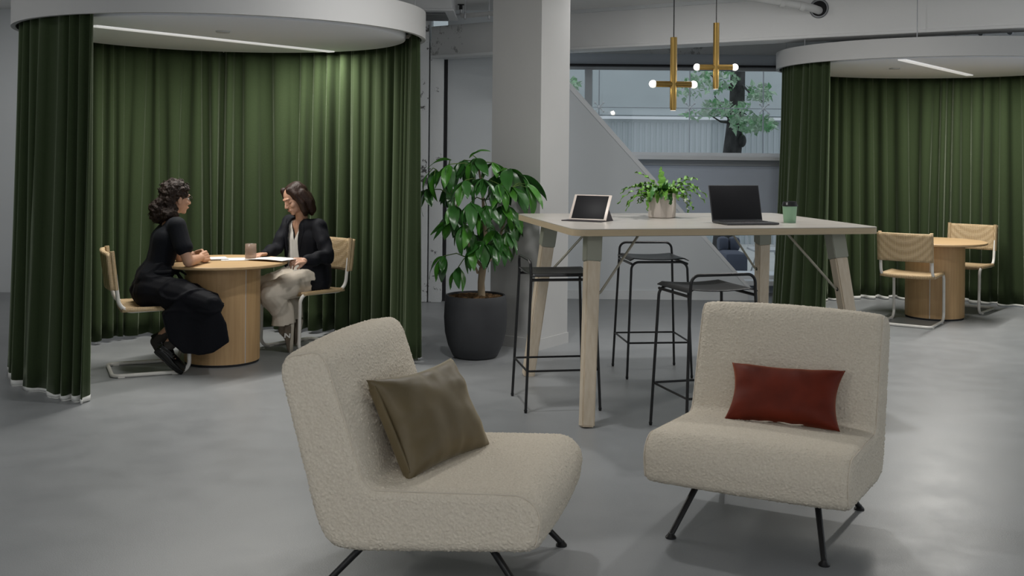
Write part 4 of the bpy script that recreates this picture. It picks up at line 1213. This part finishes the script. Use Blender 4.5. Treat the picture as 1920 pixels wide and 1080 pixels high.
# ------------------------------------------------------------------ people
from mathutils.bvhtree import BVHTree
def cut_faces(me, fn):
    bm = bmesh.new(); bm.from_mesh(me)
    bm.normal_update()
    bmesh.ops.delete(bm, geom=[f for f in bm.faces if fn(f.calc_center_median(), f.normal)], context='FACES')
    bm.to_mesh(me); bm.free(); return smooth_all(me)
def head_prims(m, c, R_):
    """R_: columns right, forward, up; c: head centre"""
    T = lambda x, y, z: c + R_ @ V((x, y, z))
    m.ell(T(0, -.012, .030), (.072, .092, .082), R_)
    m.ell(T(0, .022, -.020), (.059, .066, .088), R_)
    m.ell(T(0, .046, -.062), (.043, .042, .042), R_)
    m.ell(T(0, .066, -.092), (.021, .019, .017), R_)
    m.cone(T(0, .086, .012), .0065, T(0, .105, -.028), .0100, 10)
    m.ell(T(0, .098, -.033), (.0155, .011, .009), R_, 12, 8)
    m.ell(T(0, .078, .026), (.046, .014, .010), R_, 12, 8)
    for s_ in (-1, 1):
        m.ell(T(s_ * .034, .058, -.030), (.022, .026, .024), R_, 12, 8)
        m.ell(T(s_ * .073, -.008, -.018), (.010, .018, .030), R_, 12, 8)
    m.ell(T(0, .088, -.061), (.021, .010, .010), R_, 12, 8)
    return T
def hand_prims(m, wrist, fwd, palm_n, curl, spread=.10, thumb=(1, .6), size=1.0, side=1):
    """fwd: wrist to knuckles, palm_n: the way the palm looks, side: +1 when the thumb is on the right of fwd seen from the back"""
    y = V(fwd).normalized(); z = -V(palm_n); z = (z - y * z.dot(y)).normalized(); x = y.cross(z)
    T = lambda a, b, c_: V(wrist) + (x * a + y * b + z * c_) * size
    for k in range(4):
        kx = (-.029 + .0195 * k)
        m.cone(T(kx * .75, .008, 0), .014 * size, T(kx, .078 - .004 * abs(k - 1.6), 0), .0125 * size, 10)
    for k in range(4):
        order = k if side > 0 else 3 - k       # k=3 next to the thumb when side>0
        Ls = [(.026, .018, .015), (.034, .022, .017), (.037, .025, .018), (.033, .021, .016)][order]
        kx = (-.029 + .0195 * k); p = T(kx, .080 - .004 * abs(k - 1.6), 0)
        d = y + x * ((k - 1.5) * spread * .4); ang = 0; r_ = .0088 * size
        for L, cv in zip(Ls, curl):
            ang += cv
            dd = d * math.cos(ang) - z * math.sin(ang)
            q = p + dd.normalized() * L * size
            m.cone(p, r_, q, r_ * .92, 9); p = q; r_ *= .92
    s_ = side
    t0 = T(s_ * .026, .022, -.006); t1 = t0 + (x * s_ * thumb[0] + y * .8 - z * thumb[1] * .4).normalized() * .038 * size
    t2 = t1 + (x * s_ * thumb[0] * .2 + y * 1.0 - z * thumb[1]).normalized() * .030 * size
    m.cone(t0, .0135 * size, t1, .0105 * size, 10); m.cone(t1, .0105 * size, t2, .0085 * size, 10)
def line_part(name, T, pts, r, mat, root):
    return MB().tube([T(*p) for p in pts], r, 6).build(name, mat, root, world=True)
def face_parts(root, T, R_, look_down):
    for s_ in (-1, 1):
        e = MB().ell(T(s_ * .030, .070, .002), (.0145, .0105, .0105), R_, 14, 10).build('eyelid' if look_down else 'eye', 'skin' if look_down else 'eye', root, world=True)
        zz = -.006 if look_down else .002
        if not look_down: MB().ell(T(s_ * .031, .0785, .001), (.0055, .003, .0055), R_, 10, 8).build('iris', 'lash', root, world=True)
        line_part('eyelashes', T, [(s_ * .017, .0795, zz - .001), (s_ * .030, .083, zz - .0035), (s_ * .043, .0765, zz)], .0017, 'lash', root)
        line_part('eyebrow', T, [(s_ * .015, .0885, .022), (s_ * .032, .0875, .0285), (s_ * .048, .076, .024)], .0026, 'lash', root)
    MB().ell(T(0, .0935, -.0575), (.018, .0045, .0035), R_, 14, 8).build('upper_lip', 'lips', root, world=True)
    MB().ell(T(0, .0925, -.065), (.015, .0045, .004), R_, 14, 8).build('lower_lip', 'lips', root, world=True)
def sneaker(name, root, heel, toe, upv, mats, hs=1.0):
    """heel, toe: points on the sole line; upv: away from the sole"""
    y = (toe - heel).normalized(); z = V(upv); z = (z - y * z.dot(y)).normalized(); x = y.cross(z); L = (toe - heel).length
    T = lambda a, b, c_: heel + x * a * hs + y * b * L + z * c_ * hs
    m = MB()
    m.hull([T(s_ * w_, b, c_) for b, w_, h_ in ((.0, .026, .05), (.10, .034, .055), (.35, .033, .060), (.62, .044, .045), (.85, .042, .036), (.98, .032, .030)) for s_ in (-1, 1) for c_ in (.016, h_)])
    m.hull([T(s_ * .024, b, c_) for b, c_ in ((.02, .03), (.04, .085), (.34, .09), (.55, .05), (.4, .03)) for s_ in (-1, 1)])
    up_ = mkobj(name, blob(m, .005, 5), mats[0], root, True)
    m = MB()
    m.prism([(0.0, 0.0)] * 3, 0, 0) if False else None
    out = [(.0, .024), (.08, .033), (.35, .033), (.62, .046), (.85, .043), (1.0, .030)]
    pts = [(w_, b) for b, w_ in out] + [(-w_, b) for b, w_ in out[::-1]]
    vs_ = [T(a, b, 0.0) for a, b in pts] + [T(a * .97, b, .020) for a, b in pts]; n = len(pts)
    m.add(vs_, [list(range(n))[::-1], list(range(n, 2 * n))] + [[i, (i + 1) % n, (i + 1) % n + n, i + n] for i in range(n)])
    so_ = m.build('sole', mats[1], up_, smooth=50); so_.location = (0, 0, 0)
    so_.parent = up_
    m = MB()
    for k in range(5):
        b = .40 + k * .07; hh = .083 - k * .012
        m.tube([T(-.022, b, hh - .020), T(-.012, b + .008, hh - .004), T(.012, b + .012, hh - .004), T(.022, b, hh - .020)], .0034, 6)
    lc = m.build('laces', mats[2], up_); return up_, T, x
def fold_skin(me, amp, sc, st, seed): return wrinkle(me, amp, sc, st, seed)

# ---------- woman in the blazer, sitting on the right
fB, lB = V((-.63, -.78, 0)), V((.78, -.63, 0))
pel = V((-1.605, 8.615, .545))
B = thing('person', 'woman in a dark blazer and cream trousers reading papers at the round table', 'person', (pel.x, pel.y, 0))
neck = at_d(566, 412, 8.53); hd = at_d(553, 372, 8.455)
hf = V((-.66, -.66, -.44)); Rh = frame(hf, V((-.10, .05, 1)))
chest = at_d(573, 455, 8.56)
shL, shR = at_d(598, 424, 8.44), at_d(543, 417, 8.67)
elL, elR = at_d(614, 481, 8.33), at_d(519, 467, 8.54)
wrL, wrR = at_d(570, 489, 8.14), at_d(496, 476, 8.36)
hpL, hpR = V((-1.53, 8.555, .545)), V((-1.675, 8.675, .545))
knL, knR = at_d(504, 549, 8.20), at_d(481, 543, 8.36)
anL, anR = at_d(533, 612, 8.36), at_d(548, 602, 8.60)
m = MB()
T = head_prims(m, hd, Rh)
m.chain([(hd + Rh @ V((0, -.02, -.05)), .048), (neck + V((0, 0, .01)), .047), (neck + V((0, 0, -.06)), .06)])
for s_, sh, el, wr in ((1, shL, elL, wrL), (-1, shR, elR, wrR)):
    m.chain([(neck + V((0, 0, -.05)), .055), (sh, .045), (el, .036), (wr, .024)])
m.chain([(neck + V((0, 0, -.06)), .06), (chest, .075), (pel, .09)])
m.chain([(hpL, .08), (knL, .058), (anL + V((0, 0, .10)), .04), (anL, .034), (at_d(543, 640, 8.42), .03)])
m.chain([(hpR, .08), (knR, .058), (anR + V((0, 0, .10)), .04), (anR, .034), (anR + V((.03, .03, -.05)), .03)])
# left hand pinches the paper, right hand writes
hand_prims(m, wrL, at_d(551, 490, 8.07) - wrL, V((-.2, -.2, 1)) * -1 + V((-.4, .5, 0)), (.5, .9, .6), side=-1, thumb=(.5, .8), size=.95)
hand_prims(m, wrR, at_d(483, 478, 8.29) - wrR, V((0, -.1, -1)), (.45, .7, .4), side=1, thumb=(.6, .8), size=.95)
mkobj('body', blob(m, .0042, 4, .45), 'skin', B, True)
face_parts(B, T, Rh, True)
# hair: parted bob
m = MB()
m.ell(T(0, -.026, .034), (.084, .098, .088), Rh)
m.ell(T(0, -.060, -.035), (.085, .070, .095), Rh)
for s_ in (-1, 1):
    m.chain([(T(s_ * .040, .040, .085), .026), (T(s_ * .074, .028, .040), .022), (T(s_ * .088, .012, -.04), .028), (T(s_ * .082, .010, -.10), .030), (T(s_ * .066, .012, -.135), .018)])
    m.chain([(T(s_ * .07, -.03, .02), .04), (T(s_ * .085, -.045, -.06), .042), (T(s_ * .078, -.05, -.125), .036), (T(s_ * .06, -.045, -.155), .02)])
m.chain([(T(0, -.09, -.02), .05), (T(0, -.095, -.09), .05), (T(0, -.085, -.14), .035)])
hm = blob(m, .006, 5); wrinkle(hm, .005, 22, (1, 1, .5), 3)
hair = mkobj('hair', hm, 'hair_bob', B, True)
rg = random.Random(2); m = MB()
for k in range(90):
    s_ = rg.choice((-1, 1)); a = rg.uniform(-.2, 2.6)
    pts = []
    for i in range(9):
        t = i / 8
        x = s_ * (.012 + .084 * math.sin(min(t * 2.2, PI / 2)) * abs(math.cos(a * .42)) + .004 * math.sin(t * 9 + a * 3))
        y = .072 * math.cos(a) * (1 - .5 * max(0, t - .3)) - .028 + .004 * math.sin(t * 11 + a * 5)
        z = .118 - .265 * t ** 1.35 - .018 * (abs(math.cos(a)) if t < .2 else 0)
        pts.append(T(x, y, z))
    m.tube(pts, [.002, .0045, .005, .005, .0045, .004, .0035, .003, .001], 5)
mkobj('hair_lock', m.mesh('locks', 179), 'hair_bob', B, True)['kind'] = 'stuff'
# blouse, blazer
def torso(gr, zlow, wide=.078):
    m = MB(); low = pel + V((0, 0, zlow))
    for s_ in (-1, -.33, .33, 1):
        o_ = lB * (wide * s_)
        m.chain([(low + o_ * .95, .105 + gr), (pel * .5 + chest * .5 + V((0, 0, -.02)) + o_ * .80, .088 + gr), (chest + o_ + V((0, 0, .04)), .094 + gr), (neck + V((0, 0, -.055)) + o_ * .85, .055 + gr * .7)])
    return m
def lat(p): ax = pel + (neck - pel) * ((p.z - pel.z) / (neck.z - pel.z)); d = p - ax; return d.dot(lB), d.dot(fB)
bt_ = torso(.006, .0)

bm_ = blob(bt_, .005, 8); wrinkle(bm_, .008, 16, (1.4, 1.4, .4), 5)
cut_faces(bm_, lambda p, n: lat(p)[1] > .0 and p.z > neck.z - .155 and abs(lat(p)[0] + .005) < (p.z - neck.z + .155) * .40)
bl = mkobj('blouse', bm_, 'blouse', B, True)
jm = torso(.022, .0, .086)
for s_ in (-1, 0, 1): jm.chain([(pel + lB * .09 * s_ + V((0, 0, .06)) - fB * .01, .125), (pel + lB * .095 * s_ + V((0, 0, -.03)) - fB * .0, .138)])
jm.cone(pel + lB * .11 + fB * .03, .10, pel + lB * .115 + fB * .09 + V((0, 0, -.02)), .085)
for s_, sh in ((1, shL), (-1, shR)): jm.cone(neck + lB * s_ * .07 + V((0, 0, -.04)), .05, sh, .058)
jm = blob(jm, .008, 8); wrinkle(jm, .012, 9, (1, 1, .6), 2)
def opening(z):
    t = (neck.z - z)
    return .052 + max(0, t - .22) * .12
cut_faces(jm, lambda p, n: lat(p)[1] > .02 and -opening(p.z) * 1.25 < lat(p)[0] < opening(p.z) or p.z < pel.z - .075)
blz = mkobj('blazer', jm, 'blazer', B, True)
sd = blz.modifiers.new('t', 'SOLIDIFY'); sd.thickness = .006; sd.offset = 0
for sh, el, wr in ((shL, elL, wrL), (shR, elR, wrR)):
    m = MB().chain([(sh, .062), (sh + (el - sh) * .5, .060), (el, .052), (el + (wr - el) * .5, .050), (wr + (el - wr) * .10, .036)])
    sm_ = blob(m, .007, 6); wrinkle(sm_, .016, 14, (1, 1, 1), 7)
    mkobj('sleeve', sm_, 'blazer', blz, False).location = (0, 0, 0)
# lapels laid on the jacket front
bvh = BVHTree.FromPolygons([v.co.copy() for v in jm.vertices], [list(p.vertices) for p in jm.polygons])
for s_ in (-1, 1):
    vs_ = []; fs = []; n = 10
    for i in range(n + 1):
        t = i / n; z = neck.z - .01 - .26 * t
        ax = pel + (neck - pel) * ((z - pel.z) / (neck.z - pel.z))
        inner = opening(z) if s_ > 0 else -opening(z) * 1.25
        for j in range(4):
            wv = j / 3 * (.052 * math.sin(PI * min(1, t * .8 + .25)) + .004)
            o_ = ax + lB * (inner + s_ * (wv + .003)) + fB * .4
            h_ = bvh.ray_cast(o_, -fB, .6)
            q = h_[0] if h_[0] is not None else ax + lB * (inner + s_ * wv) + fB * .11
            vs_.append(q + fB * (.006 - .003 * j / 3))
    for i in range(n):
        for j in range(3): a = i * 4 + j; fs.append([a, a + 1, a + 5, a + 4])
    lp2 = MB().add(vs_, fs).build('lapel', 'blazer', blz, smooth=179); lp2.location = (0, 0, 0)
    sd = lp2.modifiers.new('t', 'SOLIDIFY'); sd.thickness = .006; sd.offset = 0
# trousers
m = MB()
m.chain([(hpL + V((0, 0, .0)), .100), (hpR + V((0, 0, .0)), .100)])
m.chain([(hpL, .100), (hpL * .5 + knL * .5 + V((0, 0, .0)), .094), (knL, .078), (anL + V((-.015, 0, .12)), .082), (anL + V((-.005, 0, .0)), .086)])
m.chain([(hpR, .100), (hpR * .5 + knR * .5 + V((0, 0, .0)), .094), (knR, .078), (anR + V((-.01, 0, .12)), .080), (anR + V((-.005, 0, .02)), .082)])
tm_ = blob(m, .007, 4); wrinkle(tm_, .018, 11, (1.2, 1.2, .5), 4); ridges(tm_, .006, 6, (1.2, 1.2, .7), 2)
cut_faces(tm_, lambda p, n: p.z < .212 + .25 * max(0, p.x - anL.x))
tr_ = mkobj('trousers', tm_, 'trouser', B, True)
sd = tr_.modifiers.new('t', 'SOLIDIFY'); sd.thickness = .004; sd.offset = 0
sh_, TS, xs = sneaker('sneaker', B, at_d(551, 602, 8.36), at_d(548, 658, 8.40), at_d(520, 634, 8.33) - at_d(550, 630, 8.36), ('sneaker', 'sneaker_sole', 'paper'), 1.25)
# the pale letter on the shoe side that faces the camera
sgn = -1 if xs.y > 0 else 1
def nst(a, b): return [TS(sgn * .040, a, .030 + b), ]
m = MB()
for (a0_, b0_), (a1_, b1_) in (((.34, .034), (.48, .034)), ((.34, .034), (.48, .006)), ((.34, .006), (.48, .006))):
    m.tube([TS(sgn * .0385, a0_, b0_ + .018), TS(sgn * .0385, a1_, b1_ + .018)], .0060, 6)
lt_ = m.build('side_letter', 'paper', sh_); lt_['label'] = 'pale letter N'
sneaker('sneaker', B, at_d(566, 597, 8.62), at_d(556, 645, 8.66), at_d(540, 620, 8.58) - at_d(562, 622, 8.64), ('sneaker', 'sneaker_sole', 'paper'))

# ---------- woman in black, sitting on the left
fA, rA = V((.91, .41, 0)), V((.41, -.91, 0))
pelA = at_d(283, 543, 7.68)
A = thing('person', 'woman in a black dress with curly tied hair, hands folded on the round table', 'person', (pelA.x, pelA.y, 0))
neckA = at_d(319, 410, 7.77); hdA = at_d(331, 371, 7.80)
RhA = frame(V((.72, .68, -.12)), V((0, 0, 1)))
chA, waA = at_d(311, 452, 7.74), at_d(297, 498, 7.71)
sR, sL = at_d(331, 424, 7.61), at_d(316, 418, 7.94)
eR, eL = at_d(353, 491, 7.57), at_d(338, 484, 7.94)
wR, wL = at_d(377, 483, 7.80), at_d(370, 477, 7.96)
hR, hL = at_d(289, 545, 7.60), at_d(284, 543, 7.77)
kR, kL = at_d(396, 574, 7.48), at_d(390, 570, 7.60)
aR, aL = at_d(309, 655, 7.52), at_d(292, 640, 7.70)
m = MB()
TA_ = head_prims(m, hdA, RhA)
m.chain([(hdA + RhA @ V((0, -.02, -.05)), .048), (neckA + V((0, 0, .01)), .045), (neckA + V((0, 0, -.06)), .06)])
for sh, el, wr in ((sR, eR, wR), (sL, eL, wL)):
    m.chain([(neckA + V((0, 0, -.05)), .055), (sh, .048), (sh * .5 + el * .5, .043), (el, .036), (el * .55 + wr * .45, .036), (wr, .025)])
m.chain([(neckA + V((0, 0, -.06)), .06), (chA, .075), (waA, .06), (pelA, .08)])
for h_, k_, a_, t_ in ((hR, kR, aR, at_d(333, 690, 7.54)), (hL, kL, aL, at_d(310, 672, 7.71))):
    m.chain([(h_, .08), (k_, .058), (k_ * .4 + a_ * .6 + V((-.02, 0, 0)), .042), (a_, .033), (t_, .026)])
hand_prims(m, wR, at_d(393, 478, 7.89) - wR, V((-.5, .8, -.25)), (.55, .75, .4), side=1, thumb=(.2, .5))
hand_prims(m, wL, at_d(390, 474, 7.90) - wL, V((.35, -.85, -.3)), (.60, .75, .4), side=-1, thumb=(.2, .5))
mkobj('body', blob(m, .0042, 4, .45), 'skin_tan', A, True)
face_parts(A, TA_, RhA, False)
gm = []
for s_ in (-1, 1):
    ring = [TA_(s_ * .033 + .024 * math.cos(a), .098 - abs(.024 * math.cos(a) + .033) * .12, .004 + .019 * math.sin(a)) for a in [2 * PI * k / 18 for k in range(18)]]
    gm.append(ring)
m = MB()
for ring in gm: m.tube(ring, .0016, 6, closed=True)
m.tube([TA_(-.010, .100, .008), TA_(.010, .100, .008)], .0016, 6)
for s_ in (-1, 1): m.tube([TA_(s_ * .056, .092, .008), TA_(s_ * .074, .05, .010), TA_(s_ * .077, -.005, .006)], .0018, 6)
m.build('glasses', 'lash', A, world=True)
# curly hair with a low bun
m = MB(); rg = random.Random(8)
m.ell(TA_(0, -.022, .040), (.087, .100, .088), RhA); m.ell(TA_(0, -.07, -.02), (.078, .055, .075), RhA)
bun = at_d(294, 391, 7.73)
m.ell(bun, (.058, .058, .060)); m.ell(bun + V((.03, .02, -.055)), (.055, .05, .045)); m.chain([(TA_(0, -.09, -.03), .05), (bun, .05)])
m.ell(TA_(.03, -.05, -.09), (.055, .05, .055), RhA); m.ell(at_d(316, 402, 7.72), (.065, .06, .05))
for k in range(260):
    d = V((rg.gauss(0, 1), rg.gauss(0, 1), rg.gauss(0, 1))).normalized()
    if d.y > .45 and d.z < .35: continue
    p = TA_(d.x * .085, -.022 + d.y * .098, .040 + d.z * .086)
    if d.z < -.35 and d.y > -.2: continue
    m.ell(p, (rg.uniform(.009, .016),) * 3, None, 8, 6)
for k in range(150):
    d = V((rg.gauss(0, 1), rg.gauss(0, 1), rg.gauss(0, 1))).normalized()
    m.ell(bun + V((.012, .01, -.02)) + V((d.x * .058, d.y * .06, d.z * .075)), (rg.uniform(.009, .016),) * 3, None, 8, 6)
hm = blob(m, .0052, 2); wrinkle(hm, .012, 45, (1, 1, 1), 1)
mkobj('hair', hm, 'hair_curly', A, True)
m = MB()
for k in range(120):
    d = V((rg.gauss(0, 1), rg.gauss(0, 1), rg.gauss(0, 1))).normalized()
    if rg.random() < .6:
        if (d.y > .45 and d.z < .35) or (d.z < -.3 and d.y > -.2): continue
        p = TA_(d.x * .09, -.022 + d.y * .103, .040 + d.z * .09); n_ = RhA @ d
    else:
        p = bun + V((.012, .01, -.02)) + V((d.x * .06, d.y * .062, d.z * .078)); n_ = d
    t_ = n_.orthogonal().normalized(); b_ = n_.cross(t_); rr = rg.uniform(.007, .013)
    m.tube([p + t_ * rr * math.cos(a * 1.1) + b_ * rr * math.sin(a * 1.1) + n_ * (.003 * a - .004) for a in range(8)], .0022, 5)
mkobj('hair_curl', m.mesh('curls', 179), 'hair_curly', A, True)['kind'] = 'stuff'
# dress: bodice with short sleeves, belt, long skirt
m = MB()
for s_ in (-1, -.33, .33, 1):
    o_ = rA * (.075 * s_)
    m.chain([(pelA + V((0, 0, .08)) + o_ * .9, .110), (waA + o_ * .75, .088), (chA + o_ + V((0, 0, .02)), .098), (neckA + V((0, 0, -.06)) + o_ * .9, .064)])
for sh, el in ((sR, eR), (sL, eL)):
    m.chain([(neckA + V((0, 0, -.055)), .062), (sh, .062), (sh + (el - sh) * .35, .064), (sh + (el - sh) * .60, .066)])
bo = blob(m, .0075, 7); wrinkle(bo, .012, 10, (1, 1, .7), 6)
ax_ = (eR - sR).normalized()
bod = mkobj('bodice', bo, 'dress_top', A, True)
vs_ = []; m = MB()
lowA, upA = waA + V((0, 0, -.055)), waA + V((0, 0, -.01))
bel = [waA + V((0, 0, -.03)) + rA * (.168 * math.cos(a)) + fA * (.112 * math.sin(a)) for a in [2 * PI * k / 32 for k in range(32)]]
m.tube(bel, .014, 8, closed=True); m.build('belt', 'dress', A, world=True)
kn2 = waA + fA * .118 + rA * .03 + V((0, 0, -.045))
m = MB(); m.ell(kn2, (.022, .022, .02)); m.tube([kn2, kn2 + rA * .04 + V((.02, 0, -.03)), kn2 + rA * .05 + V((.05, 0, -.06))], [.01, .012, .006], 8); m.tube([kn2, kn2 + rA * -.02 + V((.03, 0, .01)), kn2 + V((.07, 0, -.02))], [.01, .011, .006], 8)
m.build('belt_knot', 'dress', A, world=True)
m = MB()
for s_ in (-1, 0, 1): m.chain([(waA + rA * .07 * s_ + V((0, 0, -.03)), .095), (pelA + rA * .075 * s_, .128)])
for h_, k_ in ((hR, kR), (hL, kL)): m.chain([(h_, .122), (h_ * .5 + k_ * .5 + V((0, 0, .012)), .108), (k_ + V((.0, 0, .0)), .080)])
hemn = [(306, 592), (318, 640), (345, 664), (372, 667), (400, 662), (430, 641), (424, 606), (402, 568), (340, 552)]
m.hull([at_d(px, py, 7.43) for px, py in hemn] + [at_d(px - 4, py - 6, 7.64) for px, py in hemn])
m.hull([at_d(px, py, Y) for px, py, Y in ((330, 528, 7.55), (395, 548, 7.47), (412, 572, 7.47), (400, 590, 7.46), (310, 575, 7.46), (330, 528, 7.70), (395, 548, 7.62), (410, 572, 7.62), (300, 575, 7.70), (275, 560, 7.6))])
sk = blob(m, .0075, 3)
wrinkle(sk, .012, 6, (1.6, 1.2, .35), 9)
ridges(sk, .012, 5, (.9, 1.4, 2.2), 3, .36)
skt = mkobj('skirt', sk, 'dress', A, True)
m = MB()
for a_, k_ in ((aR, kR), (aL, kL)): m.chain([(a_ + (k_ - a_) * .35, .044), (a_, .038), (a_ + V((.03, 0, -.06)), .033)])
mkobj('socks', blob(m, .006, 3), M('sheer dark sock', (.03, .025, .022), .7), A, True)
for hl, to, upx in ((at_d(291, 657, 7.52), at_d(343, 699, 7.55), (315, 655)), (at_d(285, 628, 7.70), at_d(312, 676, 7.71), (312, 635))):
    hp_ = at_d(upx[0] + 12, upx[1], 7.5 if upx[1] > 640 else 7.7) - (hl + to) / 2
    sneaker('lace_up_shoe', A, hl, to, hp_, ('shoe_black', 'shoe_black', 'shoe_black'))
